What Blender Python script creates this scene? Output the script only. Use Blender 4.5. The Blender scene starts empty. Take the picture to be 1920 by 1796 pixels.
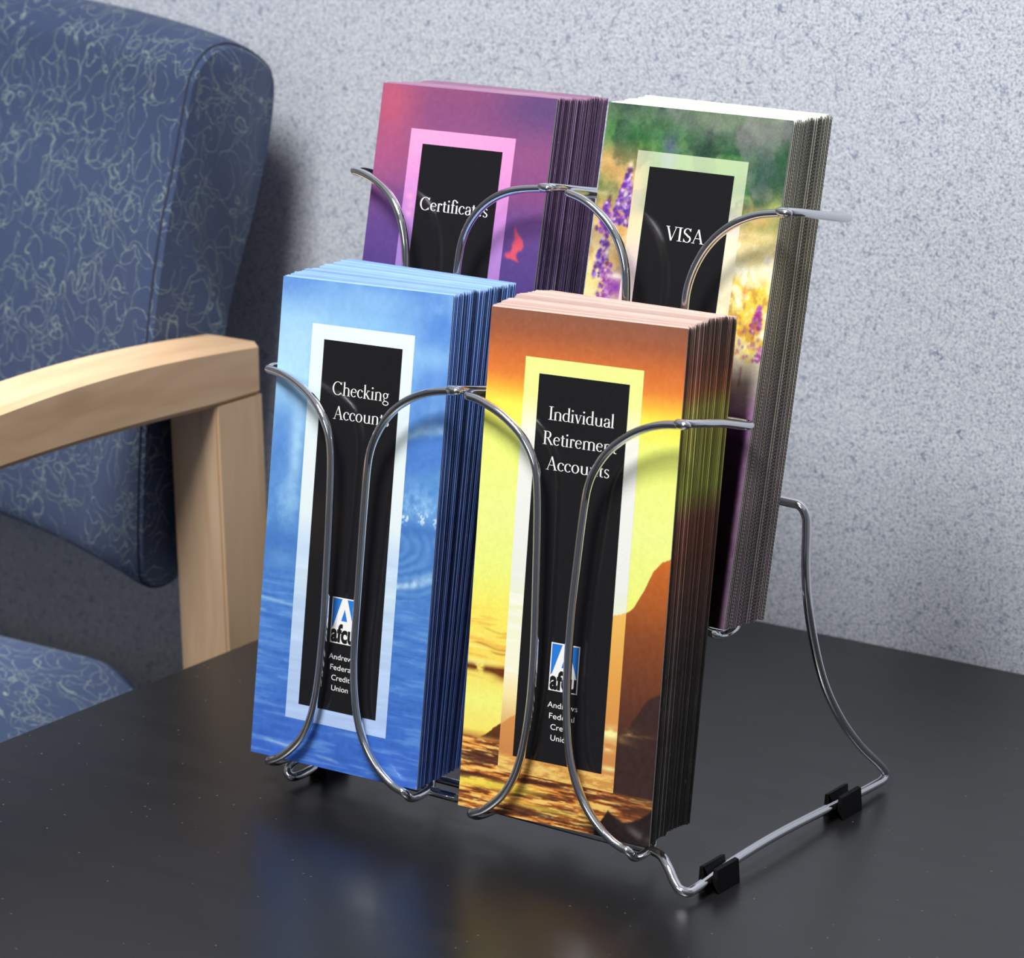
import bpy, bmesh, math, random
import numpy as np
from mathutils import Vector, Matrix

SC = bpy.context.scene
COL = SC.collection
random.seed(7)

# ------------------------------------------------------------------ camera, world, lights, exposure
cam_d = bpy.data.cameras.new('camera')
cam = bpy.data.objects.new('camera', cam_d)
COL.objects.link(cam)
cam_d.sensor_fit = 'HORIZONTAL'
cam_d.sensor_width = 36.0
cam_d.lens = 5805.9 * 36.0 / 1920.0
cam_d.clip_start = 0.05
cam_d.clip_end = 50
RIGHT = Vector((0.8071, 0.5903, -0.0054)); DOWN = Vector((0.1507, -0.2149, -0.9649)); FWD = Vector((-0.5708, 0.7780, -0.2624))
cm = Matrix((( RIGHT.x, -DOWN.x, -FWD.x), (RIGHT.y, -DOWN.y, -FWD.y), (RIGHT.z, -DOWN.z, -FWD.z))).to_4x4()
cm.translation = Vector((0.6854, -1.1724, 0.5344))
cam.matrix_world = cm
cam_d.dof.use_dof = True
cam_d.dof.focus_distance = 1.41
cam_d.dof.aperture_fstop = 16.0
SC.camera = cam

world = bpy.data.worlds.new('world')
SC.world = world
world.use_nodes = True
bg = world.node_tree.nodes['Background']
bg.inputs[0].default_value = (0.93, 0.96, 1.0, 1)
bg.inputs[1].default_value = 0.39

def area_light(name, loc, target, size, power, colour=(1, 1, 1), size_y=None):
    d = bpy.data.lights.new(name, 'AREA')
    d.energy = power; d.color = colour; d.size = size
    if size_y:
        d.shape = 'RECTANGLE'; d.size_y = size_y
    o = bpy.data.objects.new(name, d); COL.objects.link(o)
    o.location = loc
    o.rotation_euler = (Vector(target) - Vector(loc)).to_track_quat('-Z', 'Y').to_euler()
    return o
KEY = area_light('overhead_softbox', (-0.06, -0.82, 1.42), (-0.12, 0.0, 0.1), 0.46, 31, (1.0, 0.985, 0.96))
FILL = area_light('front_softbox', (-0.05, -2.3, 1.05), (-0.2, 0.1, 0.15), 0.5, 4, (0.93, 0.97, 1.0))

dl = bpy.data.lights.new('seat_fill_spot', 'SPOT'); dl.energy = 220; dl.color = (1.0, 0.97, 0.92); dl.spot_size = math.radians(24); dl.spot_blend = 0.7; dl.shadow_soft_size = 0.05  # added spot with no known fixture, brightens the seat and arm top
DOWN = bpy.data.objects.new('seat_fill_spot', dl); COL.objects.link(DOWN); DOWN.location = (-0.66, -0.16, 1.95)

SC.view_settings.view_transform = 'Standard'
SC.view_settings.look = 'None'
SC.view_settings.exposure = 0.0
SC.view_settings.gamma = 1.0
SC.view_settings.use_curve_mapping = False

# ------------------------------------------------------------------ small helpers
def lin(c):
    c = np.asarray(c, dtype=float) / 255.0
    return np.where(c <= 0.04045, c / 12.92, ((c + 0.055) / 1.055) ** 2.4)
def L4(r, g, b):
    v = lin((r, g, b)); return (float(v[0]), float(v[1]), float(v[2]), 1.0)

def tag(o, label=None, category=None, group=None, kind=None):
    if label: o['label'] = label
    if category: o['category'] = category
    if group: o['group'] = group
    if kind: o['kind'] = kind
    return o
def empty(name, M=None):
    o = bpy.data.objects.new(name, None); COL.objects.link(o)
    o.empty_display_size = 0.03
    if M is not None: o.matrix_world = M
    return o
def link_mesh(name, me, parent=None, mats=()):
    for m in mats: me.materials.append(m)
    o = bpy.data.objects.new(name, me); COL.objects.link(o)
    if parent is not None: o.parent = parent
    return o
def bm_obj(name, bm, mats, parent=None, smooth=False, angle=None):
    me = bpy.data.meshes.new(name)
    bmesh.ops.recalc_face_normals(bm, faces=bm.faces)
    bm.to_mesh(me); bm.free()
    if smooth:
        me.polygons.foreach_set('use_smooth', [True] * len(me.polygons))
        if angle: me.set_sharp_from_angle(angle=angle)
    return link_mesh(name, me, parent, mats if isinstance(mats, (list, tuple)) else [mats])
def add_box(bm, x0, x1, y0, y1, z0, z1, mat=0):
    vs = [bm.verts.new((x, y, z)) for x in (x0, x1) for y in (y0, y1) for z in (z0, z1)]
    fs = []
    for f in ((0, 1, 3, 2), (4, 6, 7, 5), (0, 4, 5, 1), (2, 3, 7, 6), (0, 2, 6, 4), (1, 5, 7, 3)):
        fc = bm.faces.new([vs[i] for i in f]); fc.material_index = mat; fs.append(fc)
    return vs, fs
def bevel_all(bm, w, seg=2):
    bmesh.ops.bevel(bm, geom=list(bm.edges), offset=w, segments=seg, profile=0.5, affect='EDGES')

def spline(pts, n=8, closed=False):
    """Catmull-Rom through the points (centripetal), n samples per span"""
    P = [np.asarray(p, float) for p in pts]
    if closed: P = [P[-1]] + P + [P[0], P[1]]
    else: P = [2 * P[0] - P[1]] + P + [2 * P[-1] - P[-2]]
    out = []
    for i in range(1, len(P) - 2):
        p0, p1, p2, p3 = P[i - 1:i + 3]
        t = [0.0]
        for a, b in ((p0, p1), (p1, p2), (p2, p3)):
            t.append(t[-1] + max(np.linalg.norm(b - a), 1e-9) ** 0.5)
        for k in range(n):
            u = t[1] + (t[2] - t[1]) * k / n
            A1 = (t[1] - u) / (t[1] - t[0]) * p0 + (u - t[0]) / (t[1] - t[0]) * p1
            A2 = (t[2] - u) / (t[2] - t[1]) * p1 + (u - t[1]) / (t[2] - t[1]) * p2
            A3 = (t[3] - u) / (t[3] - t[2]) * p2 + (u - t[2]) / (t[3] - t[2]) * p3
            B1 = (t[2] - u) / (t[2] - t[0]) * A1 + (u - t[0]) / (t[2] - t[0]) * A2
            B2 = (t[3] - u) / (t[3] - t[1]) * A2 + (u - t[1]) / (t[3] - t[1]) * A3
            out.append((t[2] - u) / (t[2] - t[1]) * B1 + (u - t[1]) / (t[2] - t[1]) * B2)
    if not closed: out.append(P[-2])
    return out
def tube_bm(path, r, seg=12, closed=False, bm=None):
    bm = bm or bmesh.new()
    P = [Vector(p) for p in path]; n = len(P)
    T = []
    for i in range(n):
        a = P[(i - 1) % n] if (closed or i > 0) else P[i]
        b = P[(i + 1) % n] if (closed or i < n - 1) else P[i]
        T.append((b - a).normalized())
    up = Vector((0, 0, 1)) if abs(T[0].z) < 0.9 else Vector((0, 1, 0))
    N = (up - T[0] * up.dot(T[0])).normalized()
    rings = []
    for i in range(n):
        N = (N - T[i] * N.dot(T[i])).normalized()
        B = T[i].cross(N)
        rings.append([bm.verts.new(P[i] + (N * math.cos(2 * math.pi * k / seg) + B * math.sin(2 * math.pi * k / seg)) * r) for k in range(seg)])
    for i in range(n if closed else n - 1):
        a, b = rings[i], rings[(i + 1) % n]
        for k in range(seg):
            bm.faces.new((a[k], a[(k + 1) % seg], b[(k + 1) % seg], b[k]))
    if not closed:
        for ring, t, s in ((rings[0], T[0], -1), (rings[-1], T[-1], 1)):
            # rounded end: one smaller ring, then a cap
            c = sum((v.co for v in ring), Vector()) / seg
            r2 = [bm.verts.new(c + (v.co - c) * 0.7 + t * s * r * 0.55) for v in ring]
            for k in range(seg): bm.faces.new((ring[k], ring[(k + 1) % seg], r2[(k + 1) % seg], r2[k]))
            bm.faces.new(r2)
    return bm

# ------------------------------------------------------------------ material helpers
def new_mat(name):
    m = bpy.data.materials.new(name); m.use_nodes = True
    nt = m.node_tree
    return m, nt, nt.nodes['Principled BSDF']
def N(nt, t, **kw):
    n = nt.nodes.new(t)
    for k, v in kw.items():
        if k.startswith('i_'):
            key = k[2:]
            n.inputs[int(key) if key.isdigit() else key].default_value = v
        else: setattr(n, k, v)
    return n
def ramp(nt, stops, interp='LINEAR'):
    r = nt.nodes.new('ShaderNodeValToRGB'); r.color_ramp.interpolation = interp
    e = r.color_ramp.elements
    while len(e) < len(stops): e.new(0.5)
    for el, (p, c) in zip(e, stops):
        el.position = p; el.color = c if len(c) == 4 else (*c, 1)
    return r
def LK(nt, a, b): nt.links.new(a, b)
def noise(nt, vec, scale, detail=2, rough=0.5, dist=0.0):
    n = N(nt, 'ShaderNodeTexNoise'); n.inputs['Scale'].default_value = scale
    n.inputs['Detail'].default_value = detail; n.inputs['Roughness'].default_value = rough; n.inputs['Distortion'].default_value = dist
    LK(nt, vec, n.inputs['Vector']); return n
def math_n(nt, op, a, b=None, c=None, clamp=False):
    n = N(nt, 'ShaderNodeMath', operation=op, use_clamp=clamp)
    for i, v in enumerate((a, b, c)):
        if v is None: continue
        if isinstance(v, (int, float)): n.inputs[i].default_value = v
        else: LK(nt, v, n.inputs[i])
    return n.outputs[0]
def mix_c(nt, fac, a, b, blend='MIX'):
    n = N(nt, 'ShaderNodeMix', data_type='RGBA', blend_type=blend)
    for s, v in ((n.inputs[0], fac), (n.inputs[6], a), (n.inputs[7], b)):
        if isinstance(v, (int, float)): s.default_value = v
        elif isinstance(v, tuple): s.default_value = v
        else: LK(nt, v, s)
    return n.outputs[2]
def mapping(nt, vec, scale=(1, 1, 1), rot=(0, 0, 0), loc=(0, 0, 0)):
    n = N(nt, 'ShaderNodeMapping'); n.inputs['Scale'].default_value = scale; n.inputs['Rotation'].default_value = rot; n.inputs['Location'].default_value = loc
    LK(nt, vec, n.inputs['Vector']); return n.outputs[0]
def obj_coord(nt): return N(nt, 'ShaderNodeTexCoord').outputs['Object']
def simple(name, c, rough=0.5, metal=0.0, spec=0.5):
    m, nt, b = new_mat(name)
    b.inputs['Base Color'].default_value = c; b.inputs['Roughness'].default_value = rough
    b.inputs['Metallic'].default_value = metal; b.inputs['Specular IOR Level'].default_value = spec
    return m

# wall fabric: pale grey felt with blue flecks
def wall_material():
    m, nt, b = new_mat('flecked_wall_fabric')
    v = obj_coord(nt)
    n1 = noise(nt, v, 640, 3, 0.62)
    r1 = ramp(nt, [(0.30, L4(136, 145, 162)), (0.45, L4(190, 196, 208)), (0.58, L4(212, 216, 225)), (0.74, L4(234, 235, 239))]); LK(nt, n1.outputs['Fac'], r1.inputs[0])
    n2 = noise(nt, mapping(nt, v, (1, 1, 1), loc=(3, 1, 2)), 300, 2, 0.55, 0.4)
    f2 = ramp(nt, [(0.60, (0, 0, 0)), (0.70, (1, 1, 1))]); LK(nt, n2.outputs['Fac'], f2.inputs[0])
    c = mix_c(nt, math_n(nt, 'MULTIPLY', f2.outputs[0], 0.62), r1.outputs[0], L4(112, 124, 158))
    n3 = noise(nt, mapping(nt, v, (1, 1, 1), loc=(7, 5, 1)), 150, 2, 0.5, 1.0)
    f3 = ramp(nt, [(0.70, (0, 0, 0)), (0.75, (1, 1, 1))]); LK(nt, n3.outputs['Fac'], f3.inputs[0])
    c = mix_c(nt, math_n(nt, 'MULTIPLY', f3.outputs[0], 0.65), c, L4(84, 100, 142))
    LK(nt, c, b.inputs['Base Color']); b.inputs['Roughness'].default_value = 0.95; b.inputs['Specular IOR Level'].default_value = 0.15
    bp = N(nt, 'ShaderNodeBump'); bp.inputs['Strength'].default_value = 0.35; bp.inputs['Distance'].default_value = 0.0008
    LK(nt, n1.outputs['Fac'], bp.inputs['Height']); LK(nt, bp.outputs[0], b.inputs['Normal'])
    return m
def table_material():
    m, nt, b = new_mat('black_laminate')
    v = obj_coord(nt)
    n1 = noise(nt, v, 900, 2, 0.6)
    base = mix_c(nt, n1.outputs['Fac'], L4(17, 17, 18), L4(27, 27, 29))
    vo = N(nt, 'ShaderNodeTexVoronoi', feature='F1'); vo.inputs['Scale'].default_value = 210; LK(nt, v, vo.inputs['Vector'])
    sp = math_n(nt, 'LESS_THAN', vo.outputs['Distance'], 0.10)
    cr = N(nt, 'ShaderNodeSeparateColor'); LK(nt, vo.outputs['Color'], cr.inputs[0])
    sp = math_n(nt, 'MULTIPLY', sp, math_n(nt, 'GREATER_THAN', cr.outputs[0], 0.86))
    base = mix_c(nt, math_n(nt, 'MULTIPLY', sp, 0.5), base, L4(120, 118, 114))
    LK(nt, base, b.inputs['Base Color'])
    n2 = noise(nt, mapping(nt, v, (3, 14, 1), (0, 0, 0.5)), 3.5, 3, 0.6)
    rr = ramp(nt, [(0.3, (0.30,) * 3), (0.7, (0.36,) * 3)]); LK(nt, n2.outputs['Fac'], rr.inputs[0])
    LK(nt, rr.outputs[0], b.inputs['Roughness'])
    b.inputs['Specular IOR Level'].default_value = 0.72
    bp = N(nt, 'ShaderNodeBump'); bp.inputs['Strength'].default_value = 0.05; bp.inputs['Distance'].default_value = 0.0005
    LK(nt, n1.outputs['Fac'], bp.inputs['Height']); LK(nt, bp.outputs[0], b.inputs['Normal'])
    return m
def chrome_material():
    m, nt, b = new_mat('chrome_wire')
    b.inputs['Base Color'].default_value = (0.74, 0.75, 0.78, 1); b.inputs['Metallic'].default_value = 1.0
    v = obj_coord(nt); n1 = noise(nt, v, 220, 2)
    rr = ramp(nt, [(0.3, (0.05,) * 3), (0.7, (0.12,) * 3)]); LK(nt, n1.outputs['Fac'], rr.inputs[0]); LK(nt, rr.outputs[0], b.inputs['Roughness'])
    return m
def fabric_material():
    """blue upholstery with a woven net of pale curling threads"""
    m, nt, b = new_mat('blue_curl_upholstery')
    v = obj_coord(nt)
    warp = noise(nt, v, 34, 2)
    off = N(nt, 'ShaderNodeVectorMath', operation='MULTIPLY_ADD')
    LK(nt, warp.outputs['Color'], off.inputs[0]); off.inputs[1].default_value = (0.022,) * 3; LK(nt, v, off.inputs[2])
    mask = None
    for sc, r0, wd, loc, th in ((36, 0.50, 0.026, (0, 0, 0), 0.0), (36, 0.62, 0.026, (0.31, 0.17, 0.23), 0.0), (46, 0.56, 0.032, (0.73, 0.41, 0.57), 0.0), (29, 0.58, 0.021, (1.3, 2.1, 0.7), 0.0), (42, 0.46, 0.030, (2.3, 1.1, 3.7), 0.0), (32, 0.66, 0.023, (5.1, 4.2, 2.2), 0.0), (26, 0.44, 0.019, (3.3, 0.6, 1.9), 0.0)):
        vo = N(nt, 'ShaderNodeTexVoronoi', feature='F1'); vo.inputs['Scale'].default_value = sc
        LK(nt, mapping(nt, off.outputs[0], (1.22, 1.22, 1.08), loc=loc), vo.inputs['Vector'])
        d = math_n(nt, 'ABSOLUTE', math_n(nt, 'SUBTRACT', vo.outputs['Distance'], r0))
        line = math_n(nt, 'SUBTRACT', 1.0, math_n(nt, 'DIVIDE', d, wd * 0.56), clamp=True)
        gate = noise(nt, mapping(nt, v, loc=loc), 34, 1)
        g = ramp(nt, [(0.45, (0, 0, 0)), (0.53, (1, 1, 1))]); LK(nt, gate.outputs['Fac'], g.inputs[0])
        line = math_n(nt, 'MULTIPLY', line, g.outputs[0])
        mask = line if mask is None else math_n(nt, 'MAXIMUM', mask, line)
    # woven break-up of the threads
    w = noise(nt, v, 700, 1)
    wr = ramp(nt, [(0.35, (0.35,) * 3), (0.62, (1, 1, 1))]); LK(nt, w.outputs['Fac'], wr.inputs[0])
    mask = math_n(nt, 'MULTIPLY', mask, wr.outputs[0])
    g1 = noise(nt, v, 900, 2)
    base = mix_c(nt, g1.outputs['Fac'], L4(44, 57, 86), L4(58, 73, 106))
    c = mix_c(nt, math_n(nt, 'MULTIPLY', mask, 1.0), base, L4(132, 148, 142))
    LK(nt, c, b.inputs['Base Color']); b.inputs['Roughness'].default_value = 0.8
    b.inputs['Specular IOR Level'].default_value = 0.25
    b.inputs['Sheen Weight'].default_value = 0.15; b.inputs['Sheen Roughness'].default_value = 0.45; b.inputs['Sheen Tint'].default_value = (0.86, 0.92, 1.0, 1)
    bp = N(nt, 'ShaderNodeBump'); bp.inputs['Strength'].default_value = 0.4; bp.inputs['Distance'].default_value = 0.0006
    LK(nt, math_n(nt, 'ADD', mask, math_n(nt, 'MULTIPLY', g1.outputs['Fac'], 0.4)), bp.inputs['Height']); LK(nt, bp.outputs[0], b.inputs['Normal'])
    return m
def wood_material(name, axis):
    """maple; axis = the grain direction in object coordinates"""
    m, nt, b = new_mat(name)
    v = obj_coord(nt)
    s = {'y': (9, 1.2, 9), 'z': (9, 9, 1.2)}[axis]
    mp = mapping(nt, v, s)
    n1 = noise(nt, mp, 5, 4, 0.6, 0.8)
    wv = N(nt, 'ShaderNodeTexWave', wave_type='RINGS', rings_direction='Y' if axis == 'y' else 'Z'); wv.inputs['Scale'].default_value = 3.2
    wv.inputs['Distortion'].default_value = 7; wv.inputs['Detail'].default_value = 2; wv.inputs['Detail Scale'].default_value = 1.2
    LK(nt, mapping(nt, v, {'y': (3.2, 0.9, 3.2), 'z': (3.2, 3.2, 0.9)}[axis], loc=(0.4, 0.2, 0.3)), wv.inputs['Vector'])
    r = ramp(nt, [(0.25, L4(184, 151, 118)), (0.5, L4(200, 168, 134)), (0.75, L4(210, 181, 149))]); LK(nt, n1.outputs['Fac'], r.inputs[0])
    wr = ramp(nt, [(0.0, (1, 1, 1)), (0.07, (0, 0, 0))]); LK(nt, wv.outputs['Fac'], wr.inputs[0])
    c = mix_c(nt, math_n(nt, 'MULTIPLY', wr.outputs[0], 0.16), r.outputs[0], L4(150, 108, 66))
    kn = N(nt, 'ShaderNodeTexVoronoi', feature='F1'); kn.inputs['Scale'].default_value = 11
    LK(nt, mapping(nt, v, {'y': (1.6, 0.8, 1.6), 'z': (1.6, 1.6, 0.5)}[axis], loc=(0.13, 0.05, 0.02)), kn.inputs['Vector'])
    kr = ramp(nt, [(0.06, (1, 1, 1)), (0.18, (0, 0, 0))]); LK(nt, kn.outputs['Distance'], kr.inputs[0])
    c = mix_c(nt, math_n(nt, 'MULTIPLY', kr.outputs[0], 0.25), c, L4(140, 92, 54))
    LK(nt, c, b.inputs['Base Color']); b.inputs['Roughness'].default_value = 0.38; b.inputs['Specular IOR Level'].default_value = 0.4
    return m

M_WALL = wall_material(); M_TABLE = table_material(); M_CHROME = chrome_material(); M_FABRIC = fabric_material()
M_WOOD_Y = wood_material('maple_lengthwise', 'y'); M_WOOD_Z = wood_material('maple_upright', 'z')
M_RUBBER = simple('black_rubber', L4(6, 6, 7), 0.6, 0, 0.2)
M_SEAM = simple('dark_seam_thread', L4(30, 38, 60), 0.8)
def carpet_material():
    m, nt, b = new_mat('charcoal_carpet'); v = obj_coord(nt)
    n1 = noise(nt, v, 260, 3, 0.7)
    LK(nt, mix_c(nt, n1.outputs['Fac'], L4(40, 40, 44), L4(86, 84, 84)), b.inputs['Base Color']); b.inputs['Roughness'].default_value = 1.0
    b.inputs['Specular IOR Level'].default_value = 0.05
    return m
M_CARPET = carpet_material()

# ------------------------------------------------------------------ the setting (wall and table frame turned by PSI)
PSI = 0.0145
FRAME = Matrix.Rotation(PSI, 4, 'Z')
WALL_Y = 0.2513
FLOOR_Z = -0.52
bm = bmesh.new(); add_box(bm, -2.6, 2.2, WALL_Y, WALL_Y + 0.06, FLOOR_Z, 2.0)
wall = bm_obj('wall_back', bm, M_WALL); wall.matrix_world = FRAME
tag(wall, 'pale grey wall of felt-like fabric with fine blue flecks', None, None, 'structure')
bm = bmesh.new(); add_box(bm, -2.6, 2.2, -3.2, WALL_Y + 0.06, FLOOR_Z - 0.05, FLOOR_Z)
floor = bm_obj('floor', bm, M_CARPET); floor.matrix_world = FRAME
tag(floor, 'dark charcoal carpet floor under the chair and table', None, None, 'structure')

M_PAINT = simple('grey_wall_paint', L4(188, 190, 194), 0.85, 0, 0.2)
for nm, bx, lb in (('wall_right', (2.2, 2.26, -3.2, WALL_Y + 0.06), 'plain grey painted wall on the right, outside the frame'), ('wall_left', (-2.66, -2.6, -3.2, WALL_Y + 0.06), 'plain grey painted wall on the left, outside the frame'), ('wall_front', (-2.66, 2.26, -3.26, -3.2), 'plain grey painted wall behind the viewer')):
    bm = bmesh.new(); add_box(bm, bx[0], bx[1], bx[2], bx[3], FLOOR_Z, 2.0)
    w_ = bm_obj(nm, bm, M_PAINT); w_.matrix_world = FRAME; tag(w_, lb, None, None, 'structure')

# ------------------------------------------------------------------ end table
table = empty('end_table', FRAME @ Matrix.Translation((-0.02, -0.12, FLOOR_Z)))
tag(table, 'low black laminate end table carrying the wire brochure rack', 'table')
ox, oy, oz = -0.02, -0.12, FLOOR_Z
bm = bmesh.new(); add_box(bm, -0.3925 - ox, 0.36 - ox, -0.50 - oy, 0.2495 - oy, -0.030 - oz, 0.0 - oz); bevel_all(bm, 0.0012, 2)
bm_obj('table_top', bm, M_TABLE, table)
for sx in (-0.35, 0.315):
    for sy in (-0.455, 0.205):
        bm = bmesh.new(); add_box(bm, sx - 0.022 - ox, sx + 0.022 - ox, sy - 0.022 - oy, sy + 0.022 - oy, 0.0, -0.030 - oz); bevel_all(bm, 0.002, 2)
        bm_obj('leg', bm, M_TABLE, table)

# ------------------------------------------------------------------ chair
chair = empty('lounge_chair', FRAME @ Matrix.Translation((-0.75, -0.10, FLOOR_Z)))
tag(chair, 'blue patterned upholstered armchair with curved maple arms, against the wall left of table', 'chair')
cx, cy, cz = -0.75, -0.10, FLOOR_Z
# backrest: the measured side outline swept from the right end to the left end
side = [(.1274, .2975), (.1330, .3045), (.1438, .3119), (.1530, .3135), (.1624, .3135), (.1780, .3085), (.1926, .3005), (.1995, .2936), (.2007, .2873),
        (.1985, .270), (.1902, .2420), (.1767, .2064), (.1554, .1564), (.1390, .110), (.1230, .060), (.1080, .020), (.1013, .0087), (.0930, .0055), (.0800, .0070), (.0720, .0120), (.0700, .0200),
        (.0715, .060), (.0780, .120), (.0873, .1778), (.0984, .2185), (.1087, .2441), (.1218, .2814)]
side = [(float(p[0]), float(p[1])) for p in spline(side, 3, closed=True)]
XR = -0.4815; WID = 0.535
def back_shift(s):
    """how the back bows (y) and how its top and bottom crown (z) with distance s from the right end"""
    q = min(s, WID - s)
    q2 = min(q, 0.21)
    dy = 0.315 * (q2 - q2 * q2 / 0.42)
    dz = 0.018 * (1 - (1 - min(q / 0.25, 1)) ** 2)
    return dy, dz
secs = [0.0, 0.0015, 0.004, 0.009, 0.018, 0.032, 0.05, 0.075, 0.10, 0.13, 0.16, 0.20, 0.24]
secs = secs + [WID - s for s in reversed(secs)]
secs.insert(len(secs) // 2, WID / 2)
cen = np.mean(side, axis=0)
bm = bmesh.new(); rings = []
for s in secs:
    q = min(s, WID - s); dy, dz = back_shift(s)
    inset = 0.0045 * (1 - min(q / 0.012, 1.0)) ** 2
    ring = []
    for (y, z) in side:
        d = np.array((y, z)) - cen; ln = np.linalg.norm(d); d = d / ln * (ln - inset)
        # padding: the front face swells gently in the middle
        pad = 0.0
        hgt = (z - cen[1]) / 0.16
        yy = cen[0] + d[0] + dy - pad; zz = cen[1] + d[1] + dz * (0.35 + 0.65 * abs(hgt)) * (1 if True else 0)
        ring.append(bm.verts.new((XR - s - cx, yy - cy, zz - cz)))
    rings.append(ring)
n = len(side)
for a, b2 in zip(rings, rings[1:]):
    for k in range(n): bm.faces.new((a[k], a[(k + 1) % n], b2[(k + 1) % n], b2[k]))
bm.faces.new(rings[0]); bm.faces.new(list(reversed(rings[-1])))
back = bm_obj('backrest', bm, M_FABRIC, chair, True, math.radians(50))
for s in (0.004, WID - 0.004):
    dy, dz = back_shift(s); path = []
    for (y, z) in side:
        hgt = (z - cen[1]) / 0.16
        d = np.array((y, z)) - cen; ln = np.linalg.norm(d); inset = 0.0045 * (1 - 0.004 / 0.012) ** 2
        d = d / ln * (ln - inset)
        path.append((XR - s - cx, cen[0] + d[0] + dy - cy, cen[1] + d[1] + dz * (0.35 + 0.65 * abs(hgt)) - cz))
    bm = tube_bm(path, 0.0008, 6, closed=True)
    sm = bm_obj('seam', bm, M_SEAM, back, True); tag(sm, 'dark sewn seam around the side panel')
# seat cushion with rounded rear corners and a soft crown
bm = bmesh.new()
x0, x1, y0, y1 = -1.015, -0.4825, -0.42, 0.108
out = []
RC = 0.045
for (px, py, a0) in ((x1 - RC, y1 - RC, 0), (x0 + RC, y1 - RC, 90), (x0 + 0.05, y0 + 0.05, 180), (x1 - 0.05, y0 + 0.05, 270)):
    rr = RC if py > 0 else 0.05
    for k in range(9):
        a = math.radians(a0 + 90 * k / 8); out.append((px + rr * math.cos(a), py + rr * math.sin(a)))
mx, my = (x0 + x1) / 2, (y0 + y1) / 2
prof = [(0.985, -0.160), (1.0, -0.153), (1.0, -0.060), (0.996, -0.050), (0.985, -0.041), (0.965, -0.036), (0.92, -0.032), (0.85, -0.029), (0.75, -0.027), (0.62, -0.025), (0.5, -0.024), (0.35, -0.023), (0.2, -0.023)]
rings = []
for f, z in prof:
    rings.append([bm.verts.new((mx + (x - mx) * f - cx, my + (y - my) * f - cy, z - cz - (1.5 * max(0.0, abs(mx + (x - mx) * f - mx) - 0.11) ** 2 if z > -0.08 else 0.0))) for x, y in out])
m_ = len(out)
for a, b2 in zip(rings, rings[1:]):
    for k in range(m_): bm.faces.new((a[k], a[(k + 1) % m_], b2[(k + 1) % m_], b2[k]))
bm.faces.new(rings[-1]); bm.faces.new(list(reversed(rings[0])))
bm_obj('seat', bm, M_FABRIC, chair, True, math.radians(60))
bm = bmesh.new(); add_box(bm, -0.985 - cx, -0.481 - cx, -0.37 - cy, 0.09 - cy, -0.215 - cz, -0.1595 - cz); bevel_all(bm, 0.004, 2)
bm_obj('seat_rail', bm, M_WOOD_Y, chair)
# arms and posts
def arm(xa, xb):
    bm = bmesh.new()
    ys = [0.1325 - 0.5025 * k / 36 for k in range(37)]
    rings = []
    for y in ys:
        t = (0.1325 - y) / 0.5
        zt = 0.1500 + 0.0065 * math.sin(min(t / 0.5, 1.0) * math.pi) - 0.030 * max(t - 0.5, 0) ** 1.5
        zb = 0.1193 + 0.0025 * math.sin(min(max(t - 0.082, 0) / 0.42, 1) * math.pi) - 0.030 * max(t - 0.5, 0) ** 1.5
        b_ = 0.003
        pts = [(xa + b_, zb), (xb - b_, zb), (xb, zb + b_), (xb, zt - b_), (xb - b_, zt), (xa + b_, zt), (xa, zt - b_), (xa, zb + b_)]
        rings.append([bm.verts.new((x - cx, y - cy, z - cz)) for x, z in pts])
    for a, b2 in zip(rings, rings[1:]):
        for k in range(8): bm.faces.new((a[k], a[(k + 1) % 8], b2[(k + 1) % 8], b2[k]))
    bm.faces.new(rings[0]); bm.faces.new(list(reversed(rings[-1])))
    bmesh.ops.bevel(bm, geom=[e for e in bm.edges if all(abs(v.co.y - (0.1325 - cy)) < 1e-6 for v in e.verts)], offset=0.004, segments=3, affect='EDGES')
    bm_obj('armrest', bm, M_WOOD_Y, chair, True, math.radians(30))
def post(xa, xb, ya, yb, ztop, rake):
    bm = bmesh.new()
    vs, fs = add_box(bm, xa - cx, xb - cx, ya - cy, yb - cy, 0.0, ztop - cz)
    for v in vs:
        if v.co.z < 0.1: v.co.y += rake
    bmesh.ops.bevel(bm, geom=[e for e in bm.edges if abs((e.verts[0].co - e.verts[1].co).z) > 0.2], offset=0.0015, segments=2, affect='EDGES')
    bm_obj('leg', bm, M_WOOD_Z, chair, False)
arm(-0.4805, -0.440); arm(-1.060, -1.0195)
for xa in (-0.4765, -1.0555):
    post(xa, xa + 0.0362, 0.0915, 0.1320, 0.1196, 0.014)
    post(xa, xa + 0.036, -0.345, -0.305, 0.106, -0.01)

# ------------------------------------------------------------------ chrome wire rack
rack = empty('brochure_rack', Matrix.Translation((-0.115, -0.03, 0)))
tag(rack, 'two-tier chrome wire brochure rack with four open pockets on the black table', 'rack')
RO = Vector((-0.115, -0.03, 0))
def wire(name, pts, r, n=6, closed=False, smooth=True):
    path = spline(pts, n, closed) if smooth else pts
    path = [Vector(p) - RO for p in path]
    return bm_obj(name, tube_bm(path, r, 14, closed), M_CHROME, rack, True, math.radians(40))
ROW = {'f': (Vector((0, -0.1221, 0.0197)), Vector((0, 0.1286, 0.9917)), Vector((0, -0.9917, 0.1286))),
       'r': (Vector((0, -0.0546, 0.1049)), Vector((0, 0.1515, 0.9885)), Vector((0, -0.9885, 0.1515)))}
def on(row, x, v, back=0.0):
    O, U, Nn = ROW[row]
    p = O + U * (v / 1000) - Nn * (back / 1000); p = Vector((x / 1000, p.y, p.z)); return p
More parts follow.
